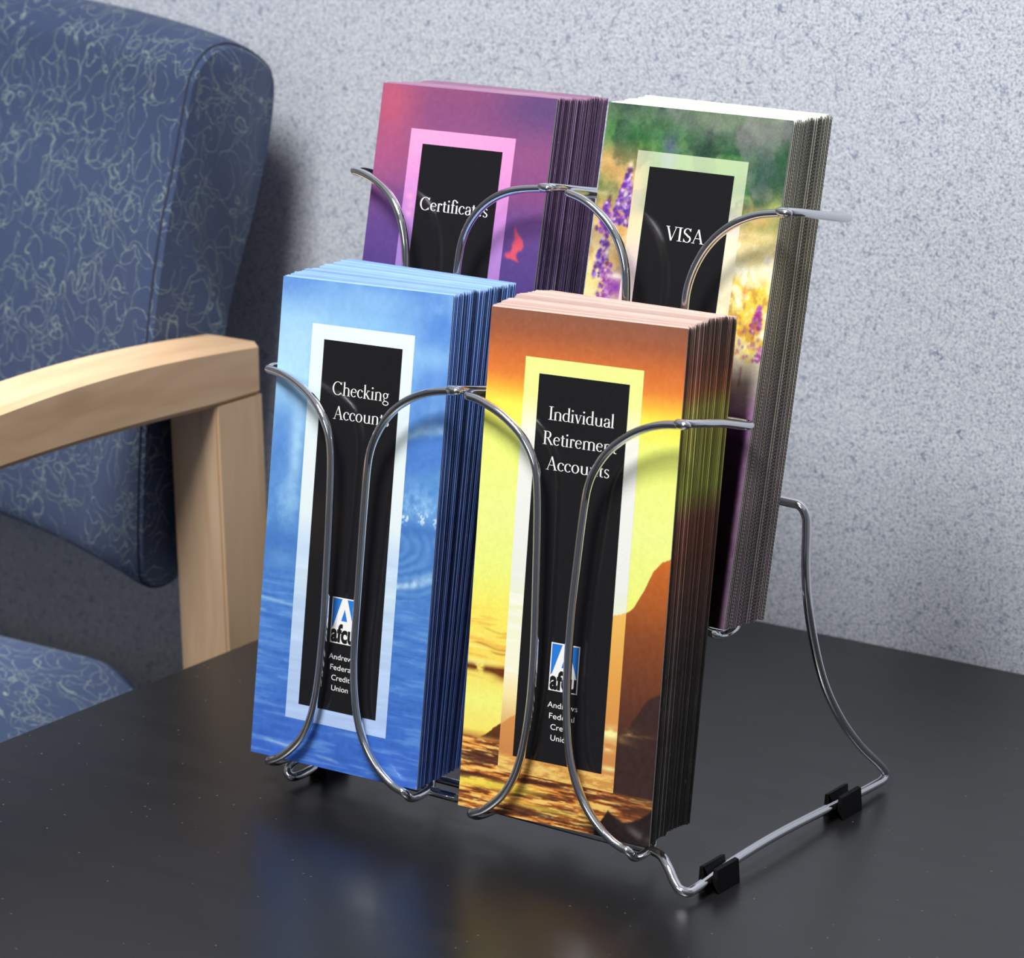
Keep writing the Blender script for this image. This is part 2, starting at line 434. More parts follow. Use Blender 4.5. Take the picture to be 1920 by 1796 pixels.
W_B1 = [(-245.7,185.7),(-240.8,185.1),(-235.3,184.0),(-228.9,182.0),(-222.9,179.2),(-217.3,175.7),(-212.6,171.5),(-208.8,166.5),(-206.0,161.4),(-204.3,156.1),(-203.2,148.9),(-201.9,119.3),(-201.5,95.1),(-201.3,71.4),(-201.7,59.4),(-202.3,47.3),(-203.6,35.1),(-206.1,24.1),(-210.6,14.4),(-217.6,6.5),(-223.8,1.8),(-229.8,-1.2)]
W_B2 = [(-133.7,189.8),(-141.5,188.8),(-149.8,186.8),(-158.1,183.4),(-165.3,178.9),(-171.4,173.1),(-176.2,166.0),(-179.6,158.3),(-181.2,150.5),(-181.8,132.4),(-182.0,115.0),(-182.1,98.5),(-182.2,82.7),(-182.3,67.0),(-181.9,55.1),(-180.7,43.5),(-178.4,32.0),(-174.9,22.6),(-169.2,14.0),(-161.7,6.8),(-154.5,2.6),(-147.6,0.7)]
W_O1 = [(-127.4,188.6),(-121.7,187.8),(-116.0,186.1),(-109.1,183.4),(-102.7,179.8),(-96.9,175.4),(-92.2,170.2),(-88.9,165.0),(-86.7,159.3),(-84.9,147.5),(-83.8,133.5),(-82.9,118.7),(-82.0,103.3),(-81.2,87.8),(-80.8,72.2),(-81.0,56.5),(-82.1,42.8),(-84.1,30.4),(-87.4,20.3),(-92.3,12.1),(-98.5,5.7),(-104.1,1.7),(-109.2,-0.6)]
W_O2 = [(-11.6,191.7),(-21.6,190.5),(-29.2,188.4),(-36.6,185.0),(-43.8,180.2),(-49.8,174.6),(-54.3,168.4),(-57.4,162.2),(-59.1,156.0),(-60.1,146.7),(-61.5,122.4),(-62.4,102.9),(-62.5,83.4),(-62.1,67.9),(-61.1,56.4),(-59.5,44.9),(-56.8,33.9),(-52.7,24.4),(-47.3,16.1),(-40.2,9.0),(-32.3,3.9),(-26.7,1.9),(-23.1,1.2)]
def lower(src, vmax, off):
    return [(x + off * max(min(v / 120.0, 1), 0), v - 3.2 * max(0.0, 1 - max(v, 0) / 40.0)) for x, v in src if v < vmax]
W_P1 = [(-249.0,185.2),(-244.3,184.4),(-239.2,182.9),(-233.7,180.6),(-229.1,177.8),(-224.7,174.1),(-221.0,169.6),(-218.0,164.3),(-215.7,158.6),(-213.9,152.1),(-212.4,141.6)] + lower(W_B1, 125, -9.5)
W_P2 = [(-133.9,186.9),(-145.8,185.5),(-154.6,183.6),(-162.2,180.5),(-168.6,176.3),(-174.0,170.8),(-178.2,164.0),(-180.7,156.6),(-181.7,148.3),(-182.0,141.8)] + lower(W_B2, 125, -0.3)
W_F1 = [(-122.5,185.9),(-116.5,184.5),(-110.4,182.1),(-104.1,178.4),(-98.0,173.4),(-93.1,167.5),(-89.6,160.9),(-87.3,153.7),(-85.8,140.7)] + lower(W_O1, 125, -2.5)
W_F2 = [(-6.2,188.5),(-18.7,186.6),(-26.2,184.1),(-33.5,180.4),(-40.2,175.3),(-45.4,169.4),(-49.4,162.7),(-52.3,155.2),(-53.7,148.3),(-54.0,141.1)] + lower(W_O2, 125, 7.5)
RW_ = 0.00195
for row, w1, w2, depth, drop, fz in (('f', W_B1, W_B2, 60, 3.6, 0.0155), ('f', W_O1, W_O2, 54, 3.6, 0.0155), ('r', W_P1, W_P2, 62, 2.0, 0.0950), ('r', W_F1, W_F2, 55, 2.0, 0.0998)):
    for w in (w1, w2):
        pts = [on(row, x, v) for x, v in w]
        sh = {id(W_B1): 0.012, id(W_P1): 0.008}.get(id(w1), 0.0)      # the outermost wires curl back into their arm at the top
        if w is w1:
            for k in range(7): pts[k] = pts[k] + Vector((-0.734, 1.0, -0.337)) * sh * (1 - k / 7) ** 1.4
        e = pts[-1]
        # bends back under the leaflets as a floor wire, then up behind them
        into = 1 if w is w1 else -1
        pts += [Vector((e.x, e.y + 0.004, min(e.z, fz + 0.0012))), Vector((e.x, e.y + 0.010, fz)), Vector((e.x + into * 0.002, e.y + 0.022, fz)), Vector((e.x + into * 0.012, e.y + 0.036, fz)), Vector((e.x + into * 0.020, e.y + depth / 1000 - 0.006, fz + 0.001))]
        top = on(row, e.x * 1000 + into * 26, 178, depth + 2)
        fl = Vector((e.x + into * 0.024, e.y + depth / 1000 + 0.001, fz + 0.012))
        if row == 'r': pts += [fl] + [fl.lerp(top, t) for t in (0.25, 0.5, 0.75, 1.0)]
        else: pts += [fl, Vector((fl.x, fl.y, 0.045)), Vector((fl.x, fl.y + 0.0005, 0.066)), Vector((fl.x, fl.y + 0.005, 0.080)), Vector((fl.x, -0.046, 0.0895)), Vector((fl.x, -0.034, 0.0905)), Vector((fl.x, -0.0245, 0.0905))]
        wire('pocket_wire', pts, RW_, 5)
    # ring round the pocket: left arm, rear bar, right arm
    xl, vl = w1[0]; xr_, vr = w2[0]
    SH = Vector((-0.734, 1.0, -0.337)) * sh; sx = Vector((SH.x - (0.0015 if sh else 0), 0, SH.z))
    R1 = [on(row, xl, vl) + SH, on(row, xl - 1.2, vl + 0.6, 4) + SH, on(row, xl - 1.5, vl, 14) + SH, on(row, xl - 1.5, vl - 1.0, depth * 0.6) + sx, on(row, xl - 1.5, vl - drop, depth - 5) + sx, on(row, xl + 1, vl - drop, depth - 1) + sx, on(row, xl + 6, vl - drop, depth) + sx * 0.6,
          on(row, (xl + xr_) / 2, (vl + vr) / 2 - drop, depth), on(row, xr_ - 5, vr - drop, depth), on(row, xr_ + 0.5, vr - drop, depth - 1.5), on(row, xr_ + 2.0, vr - drop, depth - 6), on(row, xr_ + 2.0, vr - 0.6, depth * 0.45), on(row, xr_ + 2.2, vr + 0.5, 8), on(row, xr_ - 1.0, vr + 0.6, 0.2), on(row, xr_ - 4.0, vr + 0.3, -0.2)]
    wire('pocket_ring', R1, RW_, 6)
    # weld bead where the curved wire meets the ring
    bm = bmesh.new(); bmesh.ops.create_uvsphere(bm, u_segments=12, v_segments=8, radius=0.0024)
    wp = on(row, xr_ - 1.5, vr + 0.1, -0.2) - RO
    for v in bm.verts: v.co = Vector((v.co.x * 1.9, v.co.y, v.co.z * 0.95)) + wp
    bm_obj('weld', bm, M_CHROME, rack, True)
# base frame: one bent wire, right runner + front bar + left runner + raised rear crossbar
mm = lambda L: [Vector(p) / 1000 for p in L]
right_leg = [(3.2,57.6,5.0),(3.2,59.2,7.2),(3.0,56.2,11.0),(2.2,35.2,28.5),(1.2,17.7,47.2),(0,4.3,67.8),(-1.5,-3.6,90.4),(-3.0,-7.1,111.4),(-4.2,-7.2,129.0),(-4.6,-6.3,143.0),(-5.4,-5.8,149.5),(-8.6,-5.8,153.6),(-14,-5.8,154.3)]
runner_r = [(2.3,-113.0,4.6),(3.2,-108.5,5.0),(3.2,-95,6.0),(3.2,-84,7.2),(3.2,-43.6,8.2),(3.2,17,5.9),(3.2,46,4.6)]
hook_r = [(-35.8,-102.5,14.8),(-31,-102.6,14.9),(-23.4,-104.0,15.5),(-15.2,-107.5,15.5),(-9.2,-111.0,12.5),(-4.5,-113.4,8.0),(-1.3,-114.2,5.6)]
mirror = lambda L, dx, dy: [(-226.0 - x + dx, y + dy, z) for x, y, z in L]
loop = [(-120,-102.5,15.0)] + hook_r + runner_r + right_leg + [(-60,-5.8,154.3),(-100,-4.0,154.3),(-122,2.5,154.3),(-145,5.2,154.3),(-185,5.2,154.3)]
hook_l = [(-190,-100.5,14.9),(-205,-99,14.9),(-218,-99,14.8),(-227,-99.8,14.0),(-231.2,-101.5,11.8),(-233,-103.8,9.0),(-232.4,-105.2,6.4),(-230.5,-104.8,4.9),(-229.4,-100,4.5),(-229.2,-91,5.0),(-229.2,-80,6.2),(-229.2,-43.6,7.6),(-229.2,17,5.6),(-229.2,46,4.6)]
left = mirror(right_leg, 0, 0)
left = [(x, y + 4.0 if y < -90 else y + 11.0 * min(max(z - 30, 0) / 60, 1), z) for x, y, z in left]
loop += list(reversed(hook_l + left))
wire('base_frame', mm(loop), 0.0022, 6, closed=True)
# two floor bars that tie the pocket wires together on each tier
for x0_, x1_, y_, z_ in ((-0.226, -0.034, -0.0865, 0.0146), (-0.230, -0.034, -0.0260, 0.0930)):
    wire('floor_bar', [(x0_, y_, z_), ((x0_ + x1_) / 2, y_, z_), (x1_, y_, z_)], RW_, 4)
# rubber clips under the runners
def foot(x, y, zc):
    bm = bmesh.new()
    prof = [(-5.4, 0.0), (5.4, 0.0), (5.0, 6.0), (4.6, 11.0), (2.6, 11.4), (2.35, 6.6), (1.9, 3.4), (0, 2.7), (-1.9, 3.4), (-2.35, 6.6), (-2.6, 11.4), (-4.6, 11.0), (-5.0, 6.0)]
    rings = [[bm.verts.new(Vector((x + px / 1000, y + yy, pz / 1000)) - RO) for px, pz in prof] for yy in (-0.0088, 0.0088)]
    k_ = len(prof)
    for k in range(k_): bm.faces.new((rings[0][k], rings[0][(k + 1) % k_], rings[1][(k + 1) % k_], rings[1][k]))
    bm.faces.new(rings[0]); bm.faces.new(list(reversed(rings[1])))
    bmesh.ops.triangulate(bm, faces=[f for f in bm.faces if len(f.verts) > 4])
    bm_obj('rubber_foot', bm, M_RUBBER, rack)
foot(0.0034, -0.0895, 0.006); foot(0.0034, 0.0185, 0.006)
foot(-0.2292, -0.0780, 0.006); foot(-0.2292, 0.0185, 0.006)

CW, CH = 0.10119, 0.2286
# ------------------------------------------------------------------ printed covers: numpy painters (u across, v down from the top, sRGB 0..255)
def lattice(u, v, seed):
    rng = np.random.RandomState(seed); G = rng.rand(256, 256)
    iu = np.floor(u).astype(int); iv = np.floor(v).astype(int); fu = u - iu; fv = v - iv
    fu = fu * fu * (3 - 2 * fu); fv = fv * fv * (3 - 2 * fv)
    g = lambda a, b: G[a % 256, b % 256]
    return (g(iu, iv) * (1 - fu) + g(iu + 1, iv) * fu) * (1 - fv) + (g(iu, iv + 1) * (1 - fu) + g(iu + 1, iv + 1) * fu) * fv
def fbm(u, v, su, sv, seed, o=4, gain=0.55):
    a, s, t = 1.0, 0.0, 0.0
    for k in range(o):
        s = s + a * lattice(u * su * 2 ** k + 17.3 * k, v * sv * 2 ** k + 9.1 * k, seed + k); t += a; a *= gain
    return s / t
def sm(a, b, x):
    t = np.clip((x - a) / (b - a), 0, 1); return t * t * (3 - 2 * t)
def blend(c, m, col):
    m = np.asarray(m)[..., None]; return c * (1 - m) + np.asarray(col, float) * m
def vramp(v, stops):
    p = [s[0] for s in stops]
    return np.stack([np.interp(v, p, [s[1][k] for s in stops]) for k in range(3)], -1)
def blob(u, v, cu, cv, ru, rv):
    return np.exp(-(((u - cu) / ru) ** 2 + ((v - cv) / rv) ** 2))

def paint_wave(u, v):
    c = vramp(v, [(0, (98, 150, 220)), (.08, (140, 192, 238)), (.2, (150, 200, 240)), (.27, (120, 172, 226)), (.34, (96, 150, 212)), (.45, (92, 146, 212)), (.55, (76, 130, 200)), (.7, (78, 132, 208)), (.85, (70, 120, 206)), (1, (62, 106, 202))])
    n1 = fbm(u, v, 3, 6, 11); n2 = fbm(u, v, 9, 18, 31); n3 = fbm(u, v, 40, 90, 5, 3)
    # sky
    sky = 1 - sm(.27, .33, v)
    c = blend(c, .75 * sky * sm(.55, .95, u + .25 * (n1 - .5)) * (1 - .75 * blob(u, v, .85, .13, .3, .03)), (76, 126, 210))
    c = blend(c, .6 * sky * blob(u, v, .05, .02, .16, .035), (82, 130, 212))
    c = blend(c, .65 * sky * blob(u, v, .1, .15, .26, .11), (190, 228, 250))
    c = blend(c, .45 * sky * blob(u, v, .55, .03, .3, .035), (160, 205, 240))
    c = blend(c, .55 * sky * sm(.48, .7, n1), (152, 200, 240))
    # left spray column
    left = 1 - sm(.16, .3, u)
    c = blend(c, .7 * left * sm(.24, .3, v) * (1 - sm(.48, .56, v)) * sm(.42, .62, n2), (116, 168, 226))
    c = blend(c, .8 * blob(u, v, .15, .34, .045, .12) * (.5 + n2), (172, 214, 244))
    c = blend(c, .75 * blob(u, v, .05, .36, .06, .08) * (.4 + n2), (90, 140, 212))
    c = blend(c, .55 * blob(u, v, .11, .47, .06, .045) * (.4 + n3), (150, 200, 238))
    c = blend(c, .6 * blob(u, v, .08, .55, .12, .03), (70, 118, 196))
    c = blend(c, .5 * blob(u, v, .1, .585, .09, .02), (120, 170, 224))
    # lip of the wave on the right: foam arc, dark face, spray band, barrel
    right = sm(.55, .72, u)
    lip = .315 - .045 * np.clip((u - .70) / .3, 0, 1) ** .6
    d = v - lip - .012 * (n2 - .5)
    c = blend(c, right * np.exp(-(d / .013) ** 2) * (.55 + .6 * (n3 - .4)), (170, 210, 242))
    c = blend(c, right * sm(.0, .02, d) * (1 - sm(.06, .1, d)), (80, 130, 208))
    c = blend(c, right * np.exp(-((v - .43 - .02 * (n2 - .5)) / .028) ** 2) * np.clip(.15 + 1.3 * (n3 - .3), 0, 1), (150, 198, 240))
    spark = (n3 > .66) * right * blob(u, v, .85, .455, .3, .016)
    c = blend(c, .8 * spark, (220, 240, 250))
    c = blend(c, .75 * right * np.exp(-((v - .482) / .012) ** 2), (66, 112, 186))
    rr = np.hypot((u - .72) / .36, (v - .52) / .085)
    c = blend(c, right * (rr < 1.25) * sm(.46, .485, v) * .65, (74, 124, 196))
    streak = .5 + .5 * np.sin(rr * 34 + 6 * n2 + 3 * np.arctan2(v - .52, (u - .72) * .4))
    c = blend(c, .38 * right * sm(.47, .5, v) * (rr < 1.3) * streak * (.4 + n2), (124, 176, 228))
    c = blend(c, .9 * right * np.exp(-((rr - .93) / .09) ** 2) * sm(.545, .575, v) * (.3 + n3), (186, 220, 244))
    # open water
    water = sm(.58, .66, v)
    h = fbm(u, v, 5, 110, 71, 4); h2 = fbm(u + .1 * v, v, 3, 60, 91, 3)
    c = blend(c, water * .55 * sm(.52, .72, h), (112, 162, 226))
    c = blend(c, water * .45 * sm(.56, .7, 1 - h), (56, 100, 184))
    for yy, amp, sd, sl in ((.655, .5, 1, .03), (.672, .45, 2, .025), (.70, .4, 3, .02), (.79, .45, 4, .05), (.965, .55, 6, .04)):
        line = np.exp(-((v - yy - sl * (u - .1) - .006 * (fbm(u, v, 8, 1, 100 + sd) - .5)) / .0035) ** 2)
        c = blend(c, amp * line * sm(.4, .6, fbm(u, v, 6, 3, 140 + sd)) * (1 - sm(.5, .95, u) * .6), (190, 222, 246))
    c = c + (n3[..., None] - .5) * 14
    return c
def paint_wave_border(u, v):
    c = vramp(v, [(0, (232, 246, 252)), (.25, (226, 242, 248)), (.38, (232, 242, 244)), (.48, (230, 242, 246)), (.55, (200, 222, 248)), (.62, (208, 230, 244)), (.66, (196, 220, 246)), (.8, (186, 210, 246)), (1, (174, 200, 244))])
    h = fbm(u, v, 4, 90, 77, 4)
    return c + (h[..., None] - .5) * 26 * sm(.5, .6, v)[..., None]

def mountain(u):
    """silhouette of the big headland on the right, as v of its upper edge"""
    x = np.clip((u - .2) / .8, 0, 1)
    e = np.interp(u, [0, .06, .12, .18, .25, .33, .45, .6, .74, .80, .84, .88, .92, .96, 1.0], [1.2, .862, .845, .822, .803, .775, .70, .62, .566, .556, .538, .505, .470, .450, .440])
    return e + .012 * (fbm(u, u * 0, 24, 1, 55, 4) - .5)
def paint_sunset(u, v):
    c = vramp(v, [(0, (142, 92, 72)), (.04, (160, 92, 64)), (.085, (204, 110, 58)), (.125, (226, 128, 58)), (.155, (244, 180, 62)), (.185, (252, 236, 84)), (.235, (240, 248, 124)), (.4, (241, 248, 146)), (.52, (242, 248, 130)), (.6, (254, 240, 104)), (.7, (255, 226, 98)), (.78, (250, 250, 130)), (.84, (255, 236, 110)), (.86, (190, 116, 60)), (.9, (168, 92, 48)), (.935, (236, 170, 74)), (.955, (180, 100, 50)), (1, (140, 78, 52))])
    n2 = fbm(u, v, 7, 14, 21); n3 = fbm(u, v, 60, 120, 25, 3); h = fbm(u, v, 4, 120, 61, 4); h2 = fbm(u, v, 3, 70, 65, 4)
    # clouds and sea glitter on the left
    low = sm(.58, .63, v) * (1 - sm(.72, .75, v))
    c = blend(c, low * .55 * sm(.52, .68, h), (244, 176, 74))
    c = blend(c, low * .5 * sm(.55, .7, 1 - h), (255, 246, 150))
    for yy, a, x0_ in ((.668, .42, .0), (.676, .45, .1), (.635, .25, .05)):
        c = blend(c, a * np.exp(-((v - yy - .02 * u + .003 * np.sin(u * 30)) / .002) ** 2) * sm(x0_, x0_ + .05, u), (150, 80, 34))
    rocks = np.exp(-((v - .716) / .007) ** 2) * sm(.42, .6, fbm(u, v, 14, 40, 88)) + .95 * np.exp(-(((u - .215) / .06) ** 2 + ((v - .722 + .02 * (u - .2)) / .011) ** 2))
    c = blend(c, np.clip(rocks, 0, 1) * (u < .32), (112, 58, 28))
    # the headland
    e = mountain(u); mt = sm(-.001, .003, v - e) * (1 - .999 * sm(.845, .858, v) * (u < .62))
    col = vramp(v, [(.44, (206, 108, 44)), (.54, (172, 92, 44)), (.6, (140, 76, 42)), (.7, (110, 62, 42)), (.78, (84, 52, 42)), (1, (58, 42, 38))])
    m3 = mt[..., None]; c = c * (1 - m3) + col * m3
    fg = sm(-.004, .006, v - (.80 - .10 * sm(.78, 1.0, u) + .02 * (n2 - .5))) * sm(.66, .72, u)
    c = blend(c, fg * (v < .93), (62, 44, 40))
    left_mt = mt * (u < .36); c = blend(c, left_mt * .75, (104, 58, 30))
    glow = blob(u, v, .70, .785, .12, .008) + blob(u, v, .72, .806, .10, .010) + .5 * blob(u, v, .85, .79, .1, .004)
    c = blend(c, np.clip(glow, 0, 1) * sm(.35, .6, fbm(u, v, 8, 50, 14)), (246, 190, 110))
    # water in the foreground
    sea = sm(.852, .862, v + .012 * (u > .6) * (u - .6) * 0 - .055 * sm(.55, .8, u))
    hh = fbm(u, v, 4, 90, 41, 5, .6); h9 = fbm(u, v, 9, 200, 47, 4, .65)
    c = blend(c, sea, (158, 86, 44))
    c = blend(c, sea * sm(.44, .60, hh), (236, 150, 66))
    c = blend(c, sea * .95 * sm(.52, .66, h9), (255, 212, 116))
    c = blend(c, sea * .85 * sm(.5, .68, 1 - h9), (84, 44, 32))
    c = blend(c, sea * sm(.56, .66, 1 - hh) * .7, (70, 42, 36))
    yb = np.exp(-((v - .945 + .012 * (u - .2)) / .0085) ** 2) * (1 - sm(.22, .55, u))
    c = blend(c, np.clip(yb * 1.2, 0, 1) * (.65 + .35 * h9), (255, 232, 84))
    c = blend(c, .8 * np.exp(-((v - .972) / .005) ** 2) * blob(u, v, .42, .965, .2, .02), (250, 226, 90))
    c = blend(c, sea * sm(.70, .95, u) * .45, (92, 54, 40))
    rk = sm(-.003, .004, v - np.interp(u, [0, .66, .72, .78, .82, .86, .9, .94, 1], [1.2, 1.2, .99, .945, .955, .962, .958, .95, .93]) - .008 * (n2 - .5))
    c = blend(c, rk, (42, 33, 33))
    return c + (n3[..., None] - .5) * 12
def paint_sunset_border(u, v):
    c = vramp(v, [(0, (234, 248, 140)), (.16, (236, 250, 150)), (.2, (240, 246, 190)), (.235, (244, 244, 236)), (.35, (240, 240, 236)), (.52, (238, 240, 230)), (.58, (240, 246, 205)), (.66, (250, 250, 222)), (.70, (254, 250, 220)), (.76, (255, 236, 170)), (.84, (226, 164, 92)), (.88, (236, 176, 92)), (.9, (240, 196, 104)), (1, (228, 164, 82))])
    h = fbm(u, v, 4, 120, 63, 4); h9 = fbm(u, v, 14, 160, 49, 4, .7)
    c = blend(c, .6 * sm(.5, .55, v) * (1 - sm(.7, .74, v)) * sm(.5, .64, h), (255, 255, 250))
    e = mountain(u); mt = sm(-.001, .003, v - e)
    col = vramp(v, [(.54, (246, 196, 100)), (.7, (232, 164, 78)), (.8, (222, 150, 84)), (1, (190, 120, 70))])
    m3 = (mt * (1 - sm(.872, .884, v)))[..., None]; c = c * (1 - m3) + col * m3
    glow = blob(u, v, .76, .795, .07, .012) + blob(u, v, .74, .822, .06, .009) + .7 * blob(u, v, .77, .865, .05, .005)
    c = blend(c, np.clip(glow * 1.2, 0, 1) * sm(.3, .6, fbm(u, v, 9, 50, 14)), (254, 250, 170))
    lowb = sm(.87, .885, v); c = blend(c, lowb * .6 * sm(.5, .66, h9), (252, 220, 130)); c = blend(c, lowb * .55 * sm(.5, .64, 1 - h9), (190, 120, 60))
    return c
def poly_mask(u, v, P, soft):
    x, y = u * CW / CH, v; Q = [(a * CW / CH, b) for a, b in P]
    ins = np.zeros(x.shape, bool); d = np.full(x.shape, 9.0)
    for (x0, y0), (x1, y1) in zip(Q, Q[1:] + Q[:1]):
        cr = ((y0 > y) != (y1 > y)) & (x < (x1 - x0) * (y - y0) / (y1 - y0 + 1e-12) + x0); ins ^= cr
        t = np.clip(((x - x0) * (x1 - x0) + (y - y0) * (y1 - y0)) / ((x1 - x0) ** 2 + (y1 - y0) ** 2), 0, 1)
        d = np.minimum(d, np.hypot(x - x0 - t * (x1 - x0), y - y0 - t * (y1 - y0)))
    return sm(-soft, soft, np.where(ins, d, -d))
def paint_dusk(u, v):
    c = vramp(v, [(0, (140, 78, 128)), (.05, (134, 76, 132)), (.12, (142, 80, 138)), (.2, (134, 76, 138)), (.25, (110, 72, 144)), (.32, (92, 66, 142)), (.45, (80, 62, 142)), (.7, (64, 50, 120)), (1, (50, 40, 100))])
    n1 = fbm(u, v, 2.5, 6, 19); n3 = fbm(u, v, 60, 130, 29, 3)
    c = blend(c, .85 * blob(u, v, .06, .04, .15, .09), (190, 88, 124))
    c = blend(c, .55 * blob(u, v, .05, .15, .2, .06), (176, 86, 138))
    c = blend(c, .8 * sm(.45, 1.0, u) * blob(u, v, .85, .02, .5, .06), (86, 70, 130))
    c = blend(c, .4 * blob(u, v, .9, .2, .25, .04), (128, 74, 140))
    c = blend(c, .45 * sm(.5, .7, n1) * sm(.2, .28, v), (70, 52, 122))
    c = blend(c, .4 * blob(u, v, .2, .33, .2, .03), (96, 70, 146))
    fl = poly_mask(u, v, [(.854,.265),(.868,.277),(.885,.286),(.905,.294),(.915,.306),(.905,.316),(.888,.318),(.880,.325),(.885,.333),(.897,.340),(.86,.336),(.825,.334),(.812,.328),(.825,.322),(.845,.320),(.852,.312),(.850,.303),(.860,.292),(.853,.278)], .0035)
    c = blend(c, fl * (.72 + .2 * sm(.4, .6, fbm(u, v, 22, 40, 39))), (228, 84, 112))
    c = c * np.array((1.0, 1.02, .93))
    for cu, cv in ((.235, .232), (.225, .25), (.24, .262)): c = blend(c, .5 * blob(u, v, cu, cv, .012, .006), (214, 120, 170))
    return c + (n3[..., None] - .5) * 10
def paint_dusk_border(u, v):
    c = vramp(v, [(0, (238, 164, 206)), (.12, (234, 160, 208)), (.2, (216, 144, 206)), (.26, (198, 138, 208)), (.33, (168, 130, 204)), (.45, (150, 116, 192)), (1, (110, 90, 160))])
    c = blend(c, .25 * sm(.4, .9, u), (206, 130, 196))
    for cu, cv in ((.235, .232), (.245, .25), (.24, .268)): c = blend(c, .6 * blob(u, v, cu, cv, .02, .007), (246, 166, 204))
    return c + (fbm(u, v, 60, 130, 33, 3)[..., None] - .5) * 8
def spike(c, u, v, u0, v0, u1, v1, r0, r1, seed, dark, lightc, n=90):
    """a lupine: dabs of petal colour along a stem from tip (u0,v0) to base (u1,v1)"""
    rng = np.random.RandomState(seed)
    for k in range(n):
        t = rng.rand() ** .8; r = r0 + (r1 - r0) * t
        cu = u0 + (u1 - u0) * t + r * (rng.rand() * 2 - 1) * .9; cv = v0 + (v1 - v0) * t + .004 * (rng.rand() - .5)
        sz = .0035 + .0045 * rng.rand()
        sel = (abs(u - cu) < 4 * sz * 2) & (abs(v - cv) < 4 * sz)
        if not sel.any(): continue
        m = np.where(sel, np.exp(-(((u - cu) / (sz * 1.5)) ** 2 + ((v - cv) / (sz * .62)) ** 2) ** 1.4), 0)
        z_ = rng.rand(); col = dark if z_ < .60 else (lightc if z_ < .88 else (226, 204, 220))
        c = blend(c, .9 * m, np.asarray(col) + rng.randint(-18, 18, 3))
    return c
def meadow_base(u, v):
    c = vramp(v, [(0, (96, 118, 96)), (.06, (76, 116, 80)), (.12, (86, 120, 84)), (.18, (150, 156, 100)), (.22, (214, 186, 120)), (.27, (240, 228, 176)), (.36, (236, 220, 140)), (.42, (234, 222, 150)), (.46, (218, 206, 170)), (.52, (196, 184, 178)), (.57, (158, 118, 154)), (.60, (84, 40, 92)), (.635, (52, 24, 62)), (.7, (44, 20, 52)), (.85, (36, 22, 28)), (1, (34, 24, 24))])
    n1 = fbm(u, v, 4, 9, 3); n2 = fbm(u, v, 9, 20, 8); n3 = fbm(u, v, 26, 60, 13, 3)
    top = 1 - sm(.17, .24, v)
    c = blend(c, top * .9 * sm(.48, .60, n1), (54, 112, 60)); c = blend(c, top * .85 * sm(.50, .62, 1 - n1), (50, 66, 64)); c = blend(c, top * .6 * sm(.46, .58, n2), (100, 140, 86)); c = blend(c, top * .6 * sm(.5, .6, 1 - n2), (44, 70, 56)); c = blend(c, top * .45 * sm(.54, .64, fbm(u, v, 6, 8, 57)), (150, 138, 150))
    c = blend(c, top * .6 * blob(u, v, .5, .02, .3, .03), (132, 124, 132)); c = blend(c, top * .55 * blob(u, v, .85, .03, .18, .03), (136, 132, 132))
    c = blend(c, top * .6 * blob(u, v, .3, .05, .2, .04), (70, 124, 70)); c = blend(c, top * .8 * blob(u, v, .9, .11, .12, .035), (50, 80, 70))
    c = blend(c, top * .7 * blob(u, v, .1, .0, .1, .03), (58, 80, 74)); c = blend(c, .55 * blob(u, v, .37, .075, .04, .025), (108, 106, 160))
    left = 1 - sm(.18, .34, u)
    c = blend(c, left * .9 * sm(.06, .12, v) * (1 - sm(.3, .36, v)) * (.55 + .45 * sm(.35, .55, n2)), (214, 166, 104))
    c = blend(c, left * .6 * blob(u, v, .02, .17, .06, .03), (112, 134, 76)); c = blend(c, left * .5 * blob(u, v, .1, .19, .05, .02), (122, 138, 84))
    c = blend(c, left * sm(.25, .30, v) * .75 * sm(.4, .6, n3), (238, 214, 160)); c = blend(c, left * sm(.3, .34, v) * .7 * sm(.5, .64, n2), (128, 134, 74))
    right = sm(.62, .74, u)
    c = blend(c, right * .75 * blob(u, v, .9, .195, .09, .018), (230, 172, 104)); c = blend(c, right * .6 * blob(u, v, .97, .175, .05, .03), (214, 196, 122))
    c = blend(c, right * .8 * sm(.215, .25, v) * (1 - sm(.31, .35, v)) * sm(.35, .55, n2), (246, 240, 206))
    c = blend(c, right * .5 * sm(.22, .26, v) * (1 - sm(.42, .46, v)) * sm(.56, .66, n3), (252, 250, 240))
    c = blend(c, right * .5 * blob(u, v, .95, .25, .07, .02), (236, 226, 130))
    c = blend(c, right * .45 * np.exp(-((v - .275 + .09 * (u - .85)) / .013) ** 2), (176, 160, 110))
    c = blend(c, right * .85 * sm(.30, .335, v) * (1 - sm(.42, .45, v)) * sm(.42, .6, n2), (240, 202, 66))
    c = blend(c, right * .5 * sm(.30, .335, v) * (1 - sm(.45, .48, v)) * sm(.55, .65, n3), (250, 244, 214))
    c = blend(c, right * .55 * sm(.31, .34, v) * (1 - sm(.43, .46, v)) * sm(.6, .7, 1 - n3), (190, 140, 74))
    c = blend(c, right * .6 * blob(u, v, .87, .34, .012, .014), (206, 124, 84)); c = blend(c, right * .5 * blob(u, v, .965, .275, .02, .008), (176, 168, 196))
    return c, n1, n2, n3
